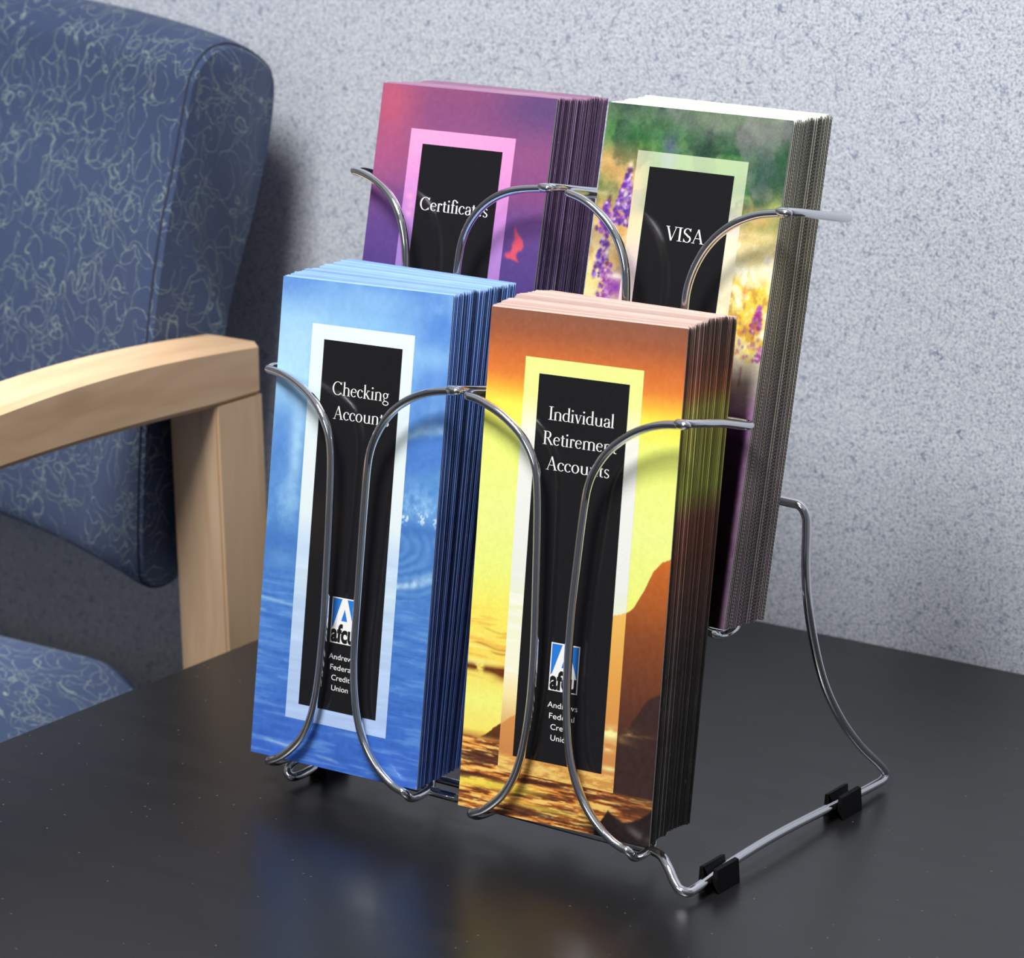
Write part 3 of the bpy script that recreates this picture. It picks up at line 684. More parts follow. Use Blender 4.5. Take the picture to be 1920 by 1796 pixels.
def paint_meadow(u, v):
    c, n1, n2, n3 = meadow_base(u, v)
    P, PL = (96, 52, 150), (168, 120, 198)
    c = spike(c, u, v, .165, .128, .150, .245, .008, .072, 1, P, PL, 210)
    c = spike(c, u, v, .07, .195, .055, .26, .008, .045, 2, (110, 60, 150), PL, 110)
    c = spike(c, u, v, .082, .245, .070, .35, .012, .045, 3, P, PL, 130)
    c = spike(c, u, v, .11, .315, .12, .42, .02, .06, 4, (132, 64, 150), (176, 110, 180), 150)
    c = blend(c, .85 * blob(u, v, .175, .365, .07, .03) * (.5 + n3), (138, 70, 160))
    for cu, cv, ru, rv in ((.167, .121, .012, .008), (.21, .152, .012, .008), (.10, .30, .01, .01), (.17, .345, .05, .006)): c = blend(c, .8 * blob(u, v, cu, cv, ru, rv), (250, 240, 226))
    for cu, cv in ((.165, .133), (.205, .165), (.075, .19), (.105, .322)): c = blend(c, .8 * blob(u, v, cu, cv, .012, .007), (84, 60, 48))
    c = spike(c, u, v, .962, .365, .945, .415, .003, .040, 5, (150, 54, 136), (190, 110, 176), 60)
    c = spike(c, u, v, .99, .44, .985, .47, .01, .03, 6, (160, 80, 150), (196, 130, 186), 20)
    c = blend(c, .7 * np.exp(-((u - .952 + .25 * (v - .40)) / .006) ** 2) * sm(.40, .41, v) * (1 - sm(.44, .46, v)), (170, 84, 110))
    c = blend(c, .6 * np.exp(-((u - .905) / .006) ** 2) * sm(.48, .49, v) * (1 - sm(.52, .53, v)), (150, 84, 120))
    rng = np.random.RandomState(4)
    for k in range(110):
        cu = .66 + .34 * rng.rand(); cv = .39 + .085 * rng.rand(); s = .003 + .004 * rng.rand()
        c = blend(c, .7 * blob(u, v, cu, cv, s * 2, s), ((226, 196, 60), (150, 90, 130), (206, 120, 60))[rng.randint(3)])
    edge = sm(.958, .992, u) * sm(.52, .58, v)
    c = blend(c, .75 * edge, (206, 160, 206))
    return c + (n3[..., None] - .5) * 30 + (fbm(u, v, 150, 330, 17, 2)[..., None] - .5) * 22
def paint_meadow_border(u, v):
    c, n1, n2, n3 = meadow_base(u, v)
    c = c * .45 + np.array((244, 246, 222)) * .55
    c = blend(c, .55 * (1 - sm(.10, .16, v)) * sm(.25, .4, u), (186, 212, 160))
    c = blend(c, .5 * blob(u, v, .37, .10, .04, .02), (188, 192, 212))
    c = blend(c, .6 * sm(.24, .33, v) * (1 - sm(.4, .6, u)), (216, 188, 222))
    c = blend(c, .35 * sm(.2, .28, v) * sm(.6, .7, u), (240, 232, 214)); c = blend(c, .5 * blob(u, v, .76, .22, .04, .02), (210, 196, 224))
    return c
def cover_material():
    m, nt, b = new_mat('printed_cover_ink')
    a = N(nt, 'ShaderNodeAttribute', attribute_name='print_colour')
    g = noise(nt, obj_coord(nt), 1500, 2, 0.6)
    gr = ramp(nt, [(0.3, (0.93,) * 3), (0.7, (1, 1, 1))]); LK(nt, g.outputs['Fac'], gr.inputs[0])
    LK(nt, mix_c(nt, 1.0, a.outputs['Color'], gr.outputs[0], 'MULTIPLY'), b.inputs['Base Color'])
    b.inputs['Roughness'].default_value = 0.28; b.inputs['Specular IOR Level'].default_value = 0.35
    return m
M_COVER = cover_material()
def black_panel():
    m, nt, b = new_mat('black_gloss_ink')
    g = noise(nt, obj_coord(nt), 300, 2); LK(nt, mix_c(nt, g.outputs['Fac'], L4(26, 25, 28), L4(32, 31, 34)), b.inputs['Base Color'])
    b.inputs['Roughness'].default_value = 0.13; b.inputs['Specular IOR Level'].default_value = 0.45
    return m
M_BLACK = black_panel()
M_WHITE = simple('white_paper_text', L4(245, 245, 244), 0.3)
M_BLUE = simple('logo_blue_ink', L4(40, 122, 216), 0.3)
M_INK = simple('logo_black_ink', L4(24, 24, 26), 0.3)

OU0, OU1, OV0, OV1, IU0, IU1, IV0, IV1 = 0.1969, 0.8003, 0.0891, 0.9105, 0.2722, 0.7348, 0.1192, 0.8782
def grid_mesh(name, patches, painter, y, nd):
    """flat printed surface: rectangles (u0,u1,v0,v1) gridded nd cells per metre, coloured by the painter"""
    V, F, UV = [], [], []
    base = 0
    for (u0, u1, v0, v1) in patches:
        nx = max(2, int((u1 - u0) * CW * nd)); ny = max(2, int((v1 - v0) * CH * nd))
        uu, vv = np.meshgrid(np.linspace(u0, u1, nx + 1), np.linspace(v0, v1, ny + 1))
        UV.append(np.stack([uu.ravel(), vv.ravel()], 1))
        idx = base + np.arange((nx + 1) * (ny + 1)).reshape(ny + 1, nx + 1)
        F.append(np.stack([idx[1:, :-1], idx[1:, 1:], idx[:-1, 1:], idx[:-1, :-1]], -1).reshape(-1, 4))
        base += (nx + 1) * (ny + 1)
    UV = np.concatenate(UV); F = np.concatenate(F)
    co = np.stack([UV[:, 0] * CW, np.full(len(UV), y), (1 - UV[:, 1]) * CH], 1)
    me = bpy.data.meshes.new(name)
    me.vertices.add(len(co)); me.vertices.foreach_set('co', co.ravel())
    me.loops.add(len(F) * 4); me.loops.foreach_set('vertex_index', F.ravel())
    me.polygons.add(len(F)); me.polygons.foreach_set('loop_start', np.arange(0, len(F) * 4, 4)); me.polygons.foreach_set('loop_total', np.full(len(F), 4))
    me.update()
    c = np.clip(painter(UV[:, 0], UV[:, 1]), 0, 255)
    a = me.color_attributes.new('print_colour', 'FLOAT_COLOR', 'POINT')
    a.data.foreach_set('color', np.concatenate([lin(c), np.ones((len(c), 1))], 1).ravel())
    return me

# ------------------------------------------------------------------ lettering
class Pen:
    """collects flat shapes for one piece of lettering, in the plane x,z at depth y"""
    def __init__(self): self.v, self.f = [], []
    def quad(self, pts):
        b = len(self.v); self.v += pts; self.f.append(tuple(range(b, b + len(pts))))
    def bar(self, x0, y0, x1, y1, w):
        d = math.hypot(x1 - x0, y1 - y0); nx, ny = -(y1 - y0) / d * w / 2, (x1 - x0) / d * w / 2
        self.quad([(x0 + nx, y0 + ny), (x1 + nx, y1 + ny), (x1 - nx, y1 - ny), (x0 - nx, y0 - ny)])
    def arc(self, cx_, cy_, rx, ry, a0, a1, thick, thin, n=16):
        """stressed bowl: thick where it runs vertical"""
        pr = None
        for k in range(n + 1):
            a = math.radians(a0 + (a1 - a0) * k / n); w = thin + (thick - thin) * abs(math.cos(a)) ** 1.5
            ca, sa = math.cos(a), math.sin(a)
            nx, ny = ca / rx, sa / ry; l = math.hypot(nx, ny); nx, ny = nx / l, ny / l
            q = ((cx_ + rx * ca + nx * w / 2, cy_ + ry * sa + ny * w / 2), (cx_ + rx * ca - nx * w / 2, cy_ + ry * sa - ny * w / 2))
            if pr: self.quad([pr[0], q[0], q[1], pr[1]])
            pr = q
    def dot(self, x, y, r, n=12): self.quad([(x + r * math.cos(2 * math.pi * k / n), y + r * math.sin(2 * math.pi * k / n)) for k in range(n)])
    def stem(self, x, y0, y1, w): self.bar(x, y0, x, y1, w)
T_, H_ = 0.098, 0.034            # thick and hair strokes, cap height = 1
XH = 0.64
def serif(p, x, y, half=0.105): p.bar(x - half, y, x + half, y, H_)
def flag(p, x, y): p.quad([(x, y), (x - 0.13, y - 0.055), (x - 0.13, y - 0.085), (x, y - 0.09)])
def g_I(p): p.stem(.16, 0, 1, T_ * 1.1); serif(p, .16, .02, .15); serif(p, .16, .98, .15); return .32
def g_n(p, arms=1):
    x = .13
    p.stem(x, 0, XH - .02, T_); flag(p, x + .05, XH); serif(p, x, .02)
    for k in range(arms):
        p.arc(x + .17, XH - .19, .17, .18, 0, 165, T_, H_); x += .34; p.stem(x, 0, XH - .19, T_); serif(p, x, .02)
    return x + .12
def g_m(p): return g_n(p, 2)
def g_i(p): p.stem(.13, 0, XH - .02, T_); flag(p, .18, XH); serif(p, .13, .02); p.dot(.12, .87, .065); return .26
def g_l(p): p.stem(.13, 0, 1.04, T_); flag(p, .18, 1.06); serif(p, .13, .02); return .26
def g_d(p):
    p.arc(.25, XH / 2, .19, XH / 2 - .02, 60, 300, T_, H_); p.stem(.43, 0.03, 1.04, T_); flag(p, .48, 1.06); p.bar(.43, .02, .54, .04, H_); return .54
def g_v(p): p.bar(.08, XH - .02, .25, 0, T_ * .95); p.bar(.25, 0, .40, XH - .02, H_); serif(p, .08, XH - .02, .09); serif(p, .40, XH - .02, .08); return .47
def g_u(p):
    p.stem(.13, .18, XH - .02, T_); flag(p, .18, XH); p.arc(.30, .19, .17, .18, 180, 340, T_, H_); p.stem(.47, .03, XH - .02, T_); flag(p, .52, XH); p.bar(.47, .02, .58, .04, H_); return .59
def g_a(p):
    p.arc(.24, XH - .17, .15, .16, 20, 150, T_, H_); p.dot(.11, XH - .16, .05); p.stem(.39, .06, XH - .17, T_); p.arc(.23, .16, .14, .15, 70, 330, T_, H_); p.bar(.26, .31, .39, .37, H_ * 1.3); p.bar(.39, .05, .48, .03, H_ * 1.2); return .47
def g_e(p): p.arc(.25, XH / 2, .19, XH / 2 - .02, 20, 318, T_, H_); p.bar(.08, XH * .56, .43, XH * .56, H_); return .48
def g_t(p): p.stem(.15, .12, XH + .16, T_); p.arc(.24, .12, .09, .10, 180, 310, T_, H_); p.bar(.03, XH - .02, .29, XH - .02, H_ * 1.2); return .32
def g_r(p): p.stem(.13, 0, XH - .02, T_); flag(p, .18, XH); serif(p, .13, .02); p.arc(.27, XH - .17, .13, .15, 60, 165, T_, H_ * 1.2); p.dot(.33, XH - .08, .058); return .39
def g_c(p): p.arc(.25, XH / 2, .19, XH / 2 - .02, 42, 318, T_, H_); p.dot(.38, XH - .13, .055); return .44
def g_o(p): p.arc(.27, XH / 2, .20, XH / 2 - .02, 0, 360, T_, H_, 28); return .54
def g_s(p):
    p.arc(.20, XH * .74, .12, XH * .24, 30, 240, T_ * .75, H_); p.arc(.20, XH * .25, .13, XH * .24, -150, 60, T_ * .75, H_); p.bar(.12, XH * .60, .28, XH * .40, T_ * .85); p.bar(.30, XH * .82, .31, XH - .02, H_); p.bar(.075, .02, .08, XH * .2, H_); return .40
def g_h(p): p.stem(.13, 0, 1.04, T_); flag(p, .18, 1.06); serif(p, .13, .02); p.arc(.30, XH - .19, .17, .18, 0, 165, T_, H_); p.stem(.47, 0, XH - .19, T_); serif(p, .47, .02); return .59
def g_k(p): p.stem(.13, 0, 1.04, T_); flag(p, .18, 1.06); serif(p, .13, .02); p.bar(.17, .28, .40, XH - .02, H_ * 1.2); p.bar(.25, .36, .46, .02, T_ * .95); serif(p, .40, XH - .02, .1); serif(p, .47, .02, .09); return .56
def g_g(p): p.arc(.23, .43, .15, .19, 0, 360, T_ * .85, H_, 24); p.arc(.26, -.12, .20, .14, 0, 360, T_ * .6, H_ * 1.5, 24); p.bar(.12, .22, .16, .03, H_ * 1.6); p.bar(.14, .04, .34, .02, T_ * .7); p.bar(.34, .57, .46, .60, H_ * 1.6); return .47
def g_f(p): p.stem(.15, 0, .84, T_); serif(p, .15, .02); p.arc(.27, .86, .12, .16, 40, 180, T_, H_); p.dot(.36, .96, .052); p.bar(.03, XH - .02, .29, XH - .02, H_ * 1.2); return .31
def g_A(p): p.bar(.10, .02, .36, .98, H_ * 1.1); p.bar(.36, 1.0, .62, .02, T_); p.bar(.20, .36, .52, .36, H_); serif(p, .10, .02, .1); serif(p, .62, .02, .12); return .72
def g_C(p): p.arc(.42, .5, .34, .5, 42, 318, T_ * 1.1, H_); p.bar(.685, .78, .70, 1.0, H_); p.bar(.675, .22, .70, .06, H_); return .78
def g_R(p): p.stem(.17, 0, 1, T_ * 1.1); serif(p, .17, .02, .14); p.bar(.05, .98, .36, .98, H_); p.arc(.34, .74, .19, .24, -90, 90, T_ * 1.1, H_); p.bar(.17, .50, .36, .50, H_); p.bar(.36, .5, .64, .02, T_); serif(p, .65, .02, .09); return .72
def g_V(p): p.bar(.10, .98, .37, 0, T_ * 1.1); p.bar(.37, 0, .62, .98, H_ * 1.1); serif(p, .10, .98, .12); serif(p, .62, .98, .1); return .70
def g_S(p): p.arc(.28, .745, .19, .235, 25, 245, T_, H_); p.arc(.28, .25, .20, .24, -155, 65, T_, H_); p.bar(.155, .62, .40, .38, T_ * 1.1); p.bar(.455, .78, .47, 1.0, H_); p.bar(.075, .0, .085, .24, H_); return .56
GLYPH = dict(I=g_I, n=g_n, m=g_m, i=g_i, l=g_l, d=g_d, v=g_v, u=g_u, a=g_a, e=g_e, t=g_t, r=g_r, c=g_c, o=g_o, s=g_s, h=g_h, k=g_k, g=g_g, f=g_f, A=g_A, C=g_C, R=g_R, V=g_V, S=g_S)
def serif_line(text):
    shapes, x = [], 0.0
    for ch in text:
        p = Pen(); adv = GLYPH[ch](p); shapes.append((x, p)); x += adv + 0.015
    return shapes, x
def put_text(parent, lines, y, cap):
    """lines: (text, u_left, u_right, v_baseline); the whole title is one flat piece of white print"""
    V, F = [], []
    for text, ul, ur, vb in lines:
        shapes, width = serif_line(text); sx = (ur - ul) * CW / width
        for x, p in shapes:
            b = len(V); V += [(ul * CW + (x + px) * sx, y, (1 - vb) * CH + pz * cap) for px, pz in p.v]
            F += [tuple(b + i for i in f) for f in p.f]
    me = bpy.data.meshes.new('title_text'); me.from_pydata(V, [], F)
    return link_mesh('title_text', me, parent, [M_WHITE])
def sans_line(text, size=1.0, offset=0.0):
    d = bpy.data.curves.new('lettering', 'FONT'); d.body = text; d.size = size; d.offset = offset; d.fill_mode = 'FRONT'; d.resolution_u = 4
    o = bpy.data.objects.new('lettering', d); COL.objects.link(o)
    dg = bpy.context.evaluated_depsgraph_get(); dg.update()
    me = bpy.data.meshes.new_from_object(o.evaluated_get(dg))
    co = np.array([v.co[:] for v in me.vertices]); fs = [tuple(p.vertices) for p in me.polygons]
    bpy.data.objects.remove(o); bpy.data.curves.remove(d); bpy.data.meshes.remove(me)
    return co, fs
SANS = {}
def put_sans(name, parent, lines, y, mat, cap, offset):
    V, F = [], []
    for text, ul, ur, vb in lines:
        if text not in SANS: SANS[text] = sans_line(text, 1.0, offset)
        co, fs = SANS[text]; w = co[:, 0].max() - co[:, 0].min(); x0_ = co[:, 0].min()
        capz = 0.729
        b = len(V); sx = (ur - ul) * CW / w
        V += [(ul * CW + (c[0] - x0_) * sx, y, (1 - vb) * CH + c[1] / capz * cap) for c in co]
        F += [tuple(b + i for i in f) for f in fs]
    me = bpy.data.meshes.new(name); me.from_pydata(V, [], F)
    return link_mesh(name, me, parent, [mat])
def put_poly(name, parent, polys, y, mat):
    V, F = [], []
    for poly in polys:
        b = len(V); V += [(u * CW, y, (1 - v) * CH) for u, v in poly]; F.append(tuple(range(b, b + len(poly))))
    me = bpy.data.meshes.new(name); me.from_pydata(V, [], F)
    bm = bmesh.new(); bm.from_mesh(me); bmesh.ops.triangulate(bm, faces=bm.faces); bm.to_mesh(me); bm.free()
    return link_mesh(name, me, parent, [mat])
def emblem(parent, dv=0.0):
    u0, u1, v0, v1 = .4335, .5820, .6385 + dv, .7335 + dv
    q = lambda pts: [(u0 + (u1 - u0) * a, v0 + (v1 - v0) * b) for a, b in pts]
    em = put_poly('emblem', parent, [q([(0, 0), (0, 1), (1, 1), (1, 0)])], -0.00022, M_WHITE); tag(em, 'white and blue letter emblem')
    bl = put_poly('emblem_blue', em, [q([(.035, .025), (.035, .68), (.09, .635), (.39, .025)]), q([(.60, .025), (.965, .025), (.965, .70), (.93, .67), (.885, .58)]), q([(.515, .24), (.40, .50), (.64, .50)])], -0.00026, M_BLUE)
    put_sans('emblem_lettering', em, [('afcu', u0 + .03 * (u1 - u0), u0 + .965 * (u1 - u0), v0 + .955 * (v1 - v0))], -0.00030, M_INK, 0.0084, 0.040)

# ------------------------------------------------------------------ leaflets
def side_material(name, bleed, dark, chip, dots=None):
    """long edge of a folded leaflet: ink of the cover bleeding round the fold, dark gaps, chipped white paper"""
    m, nt, b = new_mat(name)
    v = obj_coord(nt); sp = N(nt, 'ShaderNodeSeparateXYZ'); LK(nt, v, sp.inputs[0])
    h = math_n(nt, 'SUBTRACT', 1.0, math_n(nt, 'DIVIDE', sp.outputs['Z'], CH))
    r = ramp(nt, bleed); LK(nt, h, r.inputs[0])
    oi = N(nt, 'ShaderNodeObjectInfo')
    cb = N(nt, 'ShaderNodeCombineXYZ'); LK(nt, math_n(nt, 'MULTIPLY', oi.outputs['Random'], 91.7), cb.inputs[0]); LK(nt, math_n(nt, 'MULTIPLY', sp.outputs['Y'], 3300), cb.inputs[1])
    LK(nt, math_n(nt, 'MULTIPLY', sp.outputs['Z'], 3.0), cb.inputs[2])
    tone = noise(nt, cb.outputs[0], 1.0, 2, 0.6)
    tr = ramp(nt, [(0.36, (0, 0, 0)), (0.56, (1, 1, 1))]); LK(nt, tone.outputs['Fac'], tr.inputs[0])
    c = mix_c(nt, tr.outputs[0], r.outputs[0], dark)
    if dots:
        per, cdot, share = dots
        ph = math_n(nt, 'SINE', math_n(nt, 'ADD', math_n(nt, 'MULTIPLY', sp.outputs['Z'], 2 * math.pi / per), math_n(nt, 'MULTIPLY', oi.outputs['Random'], 0.9)))
        dr = ramp(nt, [(0.35, (0, 0, 0)), (0.65, (1, 1, 1))]); LK(nt, math_n(nt, 'MULTIPLY_ADD', ph, 0.5, 0.5), dr.inputs[0])
        on_ = math_n(nt, 'LESS_THAN', oi.outputs['Random'], share)
        c2 = mix_c(nt, dr.outputs[0], dark, cdot)
        c = mix_c(nt, on_, c, c2)
    cp = N(nt, 'ShaderNodeCombineXYZ'); LK(nt, math_n(nt, 'MULTIPLY', oi.outputs['Random'], 50), cp.inputs[0]); LK(nt, math_n(nt, 'MULTIPLY', sp.outputs['Y'], 1500), cp.inputs[1]); LK(nt, math_n(nt, 'MULTIPLY', sp.outputs['Z'], 420), cp.inputs[2])
    n2 = noise(nt, cp.outputs[0], 1.0, 2, 0.7)
    fr = ramp(nt, [(0.62, (0, 0, 0)), (0.70, (1, 1, 1))]); LK(nt, n2.outputs['Fac'], fr.inputs[0])
    c = mix_c(nt, math_n(nt, 'MULTIPLY', fr.outputs[0], chip), c, L4(206, 206, 200))
    LK(nt, c, b.inputs['Base Color']); b.inputs['Roughness'].default_value = 0.55; b.inputs['Specular IOR Level'].default_value = 0.3
    return m
def top_material(name, paper, ink):
    m, nt, b = new_mat(name)
    v = obj_coord(nt); oi = N(nt, 'ShaderNodeObjectInfo')
    sp = N(nt, 'ShaderNodeSeparateXYZ'); LK(nt, v, sp.inputs[0])
    cb = N(nt, 'ShaderNodeCombineXYZ'); LK(nt, math_n(nt, 'MULTIPLY', oi.outputs['Random'], 77.3), cb.inputs[0]); LK(nt, math_n(nt, 'MULTIPLY', sp.outputs['Y'], 2600), cb.inputs[1]); LK(nt, math_n(nt, 'MULTIPLY', sp.outputs['X'], 60), cb.inputs[2])
    n1 = noise(nt, cb.outputs[0], 1.0, 3, 0.6)
    r = ramp(nt, [(0.36, ink), (0.60, paper)]); LK(nt, n1.outputs['Fac'], r.inputs[0])
    LK(nt, r.outputs[0], b.inputs['Base Color']); b.inputs['Roughness'].default_value = 0.7; b.inputs['Specular IOR Level'].default_value = 0.2
    return m
def face_material(name, bleed):
    m, nt, b = new_mat(name)
    v = obj_coord(nt); sp = N(nt, 'ShaderNodeSeparateXYZ'); LK(nt, v, sp.inputs[0])
    h = math_n(nt, 'SUBTRACT', 1.0, math_n(nt, 'DIVIDE', sp.outputs['Z'], CH))
    r = ramp(nt, bleed); LK(nt, h, r.inputs[0])
    n1 = noise(nt, v, 60, 3); c = mix_c(nt, math_n(nt, 'MULTIPLY', n1.outputs['Fac'], 0.25), r.outputs[0], L4(220, 220, 220))
    oi = N(nt, 'ShaderNodeObjectInfo'); hv = N(nt, 'ShaderNodeHueSaturation'); LK(nt, math_n(nt, 'MULTIPLY_ADD', oi.outputs['Random'], 0.42, 0.74), hv.inputs['Value']); LK(nt, c, hv.inputs['Color'])
    LK(nt, hv.outputs[0], b.inputs['Base Color']); b.inputs['Roughness'].default_value = 0.3
    return m
def leaflet_mesh(name, th, mats, rng, front=False):
    """a three-panel folded leaflet: three thin leaves, two joined by a rounded fold"""
    bm = bmesh.new()
    t = th * 0.325; gap = th * 0.0125
    ins = [0.0, rng.uniform(0.0, 0.0007), rng.uniform(0.0, 0.0012)]
    topo = [0.0, rng.uniform(-0.0004, 0.0004), rng.uniform(-0.0006, 0.0003)]
    for k in range(3):
        y0 = k * (t + gap); y1 = y0 + t
        x0_ = (0.0 if k != 2 else rng.uniform(0.0, .0008)); x1_ = CW - (ins[k] if not (front and k == 0) else 0.0); z1 = CH + (0 if front else topo[k]); z0 = 0.0 if k == 0 else rng.uniform(0, .0005)
        vs, fs = add_box(bm, x0_, x1_, y0, y1, z0, z1)
        # order in add_box: -x, +x, -y, +y, -z, +z
        for f, mi in zip(fs, (1, 1, 0, 0, 2, 2)): f.material_index = mi
    # the folds: half-round strips on the right (leaves 1-2) and on the left (leaves 2-3)
    for xf, ya, yb, s in ((CW - max(ins[0], ins[1]) - 0.0001, 0.0, 2 * t + gap, 1), (0.0003, t + gap, 3 * t + 2 * gap, -1)):
        if front and s == 1: continue
        r_ = (yb - ya) / 2; ym = (ya + yb) / 2; pr = None
        for k in range(5):
            a = math.pi * (k / 4 - 0.5)
            q = [bm.verts.new((xf + s * math.cos(a) * r_ * 0.8, ym + math.sin(a) * r_, z)) for z in (0.0002, CH - 0.0002)]
            if pr:
                f = bm.faces.new((pr[0], pr[1], q[1], q[0])); f.material_index = 1
            pr = q
    me = bpy.data.meshes.new(name); bmesh.ops.recalc_face_normals(bm, faces=bm.faces); bm.to_mesh(me); bm.free()
    for m in mats: me.materials.append(m)
    return me
def pose(x, y, z, lean, yaw, roll):
    return Matrix.Translation((x, y, z)) @ Matrix.Rotation(yaw, 4, 'Z') @ Matrix.Rotation(-lean, 4, 'X') @ Matrix.Rotation(-roll, 4, 'Y')

PAPER_EDGE = simple('white_paper_edge', L4(226, 226, 222), 0.7)
STACKS = [
 dict(key='ocean', n=40, pose=(-0.2449, -0.1177, 0.0188, 0.1754, -0.0081, 0.0270), d=(-0.0023, 0.0373, 0.0022, 0.022, -0.0157),
  paint=paint_wave, border=paint_wave_border, title=[('Checking', .341, .676, .229), ('Accounts', .358, .690, .2785)], cap=.0062, dv=.003,
  bleed=[(0, L4(92, 142, 220)), (.2, L4(74, 122, 208)), (.5, L4(44, 88, 168)), (.75, L4(40, 84, 170)), (1, L4(50, 96, 190))], dark=L4(14, 24, 44), top=(L4(212, 230, 250), L4(140, 182, 238)), chip=.35, dots=None,
  front='blue ocean wave brochure facing front in the lower left pocket, titled Checking Accounts', rest='blue wave brochure stacked edge-on behind the Checking Accounts cover in the lower left pocket', grp='blue brochures stacked in the lower left pocket'),
 dict(key='sunset', n=40, pose=(-0.1193, -0.1186, 0.0198, 0.1552, 0.0538, 0.0128), d=(-0.0019, 0.0408, 0.0003, -0.0052, -0.0004),
  paint=paint_sunset, border=paint_sunset_border, title=[('Individual', .335, .673, .2065), ('Retirement', .313, .694, .255), ('Accounts', .340, .668, .3035)], cap=.0060, dv=0.0,
  bleed=[(0, L4(120, 86, 74)), (.09, L4(150, 84, 52)), (.135, L4(190, 110, 50)), (.17, L4(196, 186, 70)), (.32, L4(190, 200, 70)), (.355, L4(170, 140, 60)), (.38, L4(150, 78, 40)), (.52, L4(110, 62, 42)), (.65, L4(62, 46, 40)), (1, L4(40, 36, 36))], dark=L4(34, 30, 28), top=(L4(244, 228, 220), L4(212, 182, 172)), chip=.30, dots=None,
  front='orange sunset coast brochure facing front in the lower right pocket, titled Individual Retirement Accounts', rest='orange sunset brochure stacked edge-on behind the Individual Retirement Accounts cover', grp='sunset brochures stacked in the lower right pocket'),
 dict(key='dusk', n=40, pose=(-0.2479, -0.0531, 0.1038, 0.2260, 0.0266, -0.0010), d=(0.0011, 0.0425, -0.0045, -0.010, -0.020),
  paint=paint_dusk, border=paint_dusk_border, title=[('Certificates', .298, .696, .2565)], cap=.0062, dv=0.0,
  bleed=[(0, L4(116, 78, 128)), (.25, L4(100, 62, 124)), (.5, L4(66, 50, 116)), (1, L4(40, 32, 80))], dark=L4(24, 22, 26), top=(L4(228, 194, 210), L4(156, 112, 150)), chip=.5, dots=None,
  front='purple dusk brochure facing front in the upper left pocket, titled Certificates', rest='purple brochure stacked edge-on behind the Certificates cover in the upper left pocket', grp='purple brochures stacked in the upper left pocket'),
 dict(key='meadow', n=26, pose=(-0.1207, -0.0482, 0.1043, 0.2234, -0.0398, 0.0042), d=(0.0052, 0.0262, -0.0005, -0.012, -0.0500),
  paint=paint_meadow, border=paint_meadow_border, title=[('VISA', .409, .618, .2597)], cap=.0064, dv=0.0,
  bleed=[(0, L4(176, 188, 160)), (.15, L4(186, 190, 140)), (.24, L4(226, 206, 120)), (.42, L4(226, 206, 120)), (.5, L4(206, 170, 170)), (.58, L4(176, 130, 180)), (.8, L4(190, 140, 190)), (1, L4(200, 150, 176))], dark=L4(50, 48, 44), top=(L4(250, 250, 248), L4(228, 232, 224)), chip=.18, dots=(.0016, L4(172, 167, 158), .68),
  front='wildflower meadow brochure with purple lupines facing front in the upper right pocket', rest='meadow brochure stacked edge-on behind the lupine cover in the upper right pocket', grp='meadow brochures stacked in the upper right pocket'),
]
ND = 2300
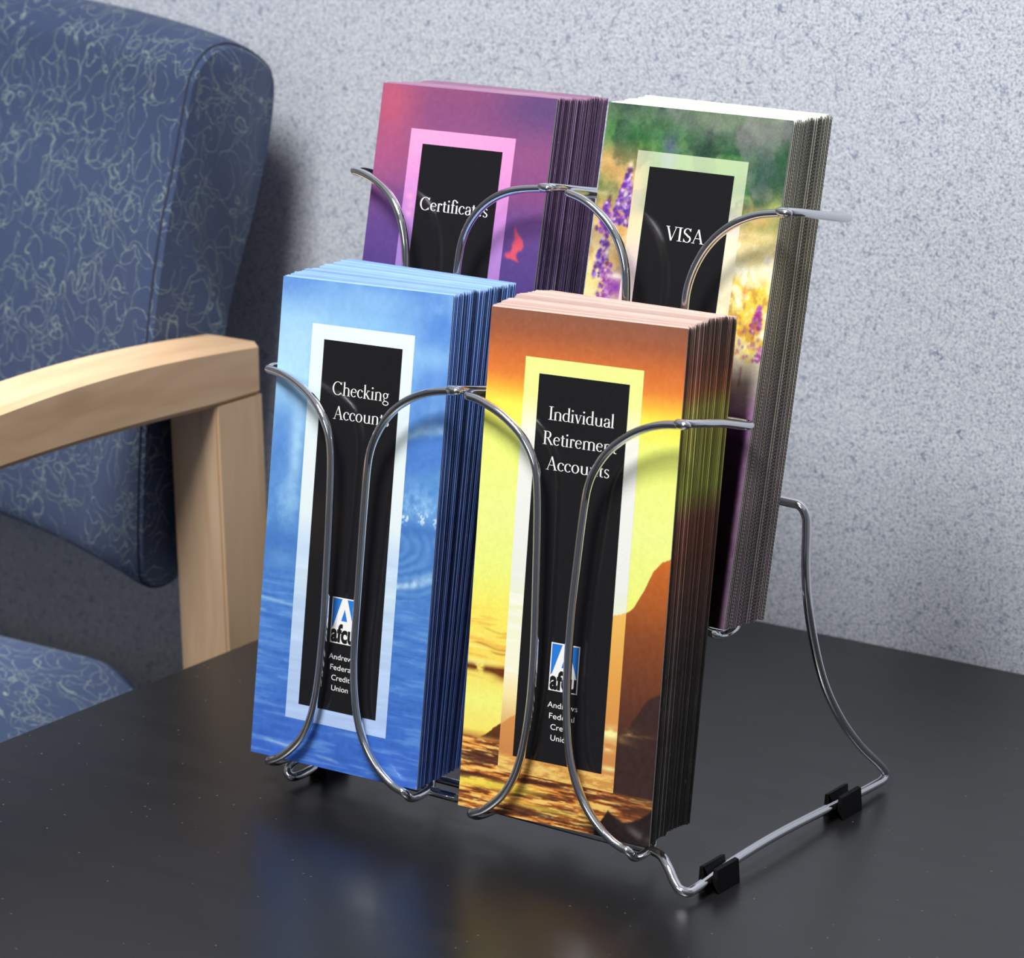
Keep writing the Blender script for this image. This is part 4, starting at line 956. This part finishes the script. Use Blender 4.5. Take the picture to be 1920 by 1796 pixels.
for si, S in enumerate(STACKS):
    rng = random.Random(40 + si)
    ms = side_material(S['key'] + '_leaflet_sides', S['bleed'], S['dark'], S['chip'], S['dots'])
    mt = top_material(S['key'] + '_leaflet_tops', *S['top'])
    lip = S['top'][1] if not S['dots'] else L4(216, 221, 211)
    lt = [(0, lip), (.004, lip), (.009, S['bleed'][0][1])]
    mf = face_material(S['key'] + '_leaflet_faces', lt + S['bleed'][1:] if not S['dots'] else lt[:2] + [(.009, L4(120, 122, 112)), (.3, L4(128, 122, 100)), (1, L4(112, 98, 108))])
    p0 = np.array(S['pose']); d = np.array(list(S['d'][:4]) + [S['d'][4] - p0[4], -p0[5]])
    Ma, Mb = pose(*p0), pose(*(p0 + d)); nrm = (Ma.to_3x3() @ Vector((0, 1, 0)) + Mb.to_3x3() @ Vector((0, 1, 0))).normalized()
    thick = min((Mb @ Vector((a, 0, b)) - Ma @ Vector((a, 0, b))).dot(nrm) for a in (0, CW) for b in (0, CH)) / (S['n'] - 1) * 0.965
    # the cover that faces front
    me = leaflet_mesh('brochure', thick, [mf, PAPER_EDGE, mt], rng, True)
    fr = link_mesh('brochure', me); fr.matrix_world = pose(*p0)
    tag(fr, S['front'], 'brochure')
    link_mesh('cover_picture', grid_mesh('cover_picture', [(0.0, 1.0, 0.0, 1.0)], S['paint'], -0.00006, ND), fr, [M_COVER])
    link_mesh('cover_border', grid_mesh('cover_border', [(OU0, OU1, OV0, IV0), (OU0, OU1, IV1, OV1), (OU0, IU0, IV0, IV1), (IU1, OU1, IV0, IV1)], S['border'], -0.00012, ND), fr, [M_COVER])
    put_poly('title_panel', fr, [[(IU0, IV0), (IU0, IV1), (IU1, IV1), (IU1, IV0)]], -0.00016, M_BLACK)
    tt = put_text(fr, S['title'], -0.00022, S['cap']); tag(tt, 'white serif title lettering')
    emblem(fr, S['dv'])
    dv = S['dv']
    nt_ = put_sans('name_text', fr, [('Andrews', .435, .590, .767 + dv), ('Federal', .447, .578, .789 + dv), ('Credit', .458, .568, .8105 + dv), ('Union', .462, .561, .832 + dv)], -0.00022, M_WHITE, 0.0027, 0.0)
    tag(nt_, 'small white sans-serif name lettering')
    # the leaflets behind it
    variants = [leaflet_mesh('brochure', thick, [mf, ms, mt], rng) for _ in range(5)]
    drift = 0.0; dzr = 0.0
    for k in range(1, S['n']):
        t = k / (S['n'] - 1)
        drift = 0.75 * drift + rng.uniform(-0.00035, 0.00035); dzr = max(0.6 * dzr + rng.uniform(-0.0005, 0.0006), -0.0003)
        q = p0 + d * t
        b_ = bpy.data.objects.new('brochure', variants[rng.randrange(5)]); COL.objects.link(b_)
        b_.matrix_world = pose(*q) @ Matrix.Translation((drift, 0, dzr + (0.002 * (1 - abs(2 * t - 1)) if si == 1 else 0.0)))
        tag(b_, S['rest'], 'brochure', S['grp'])
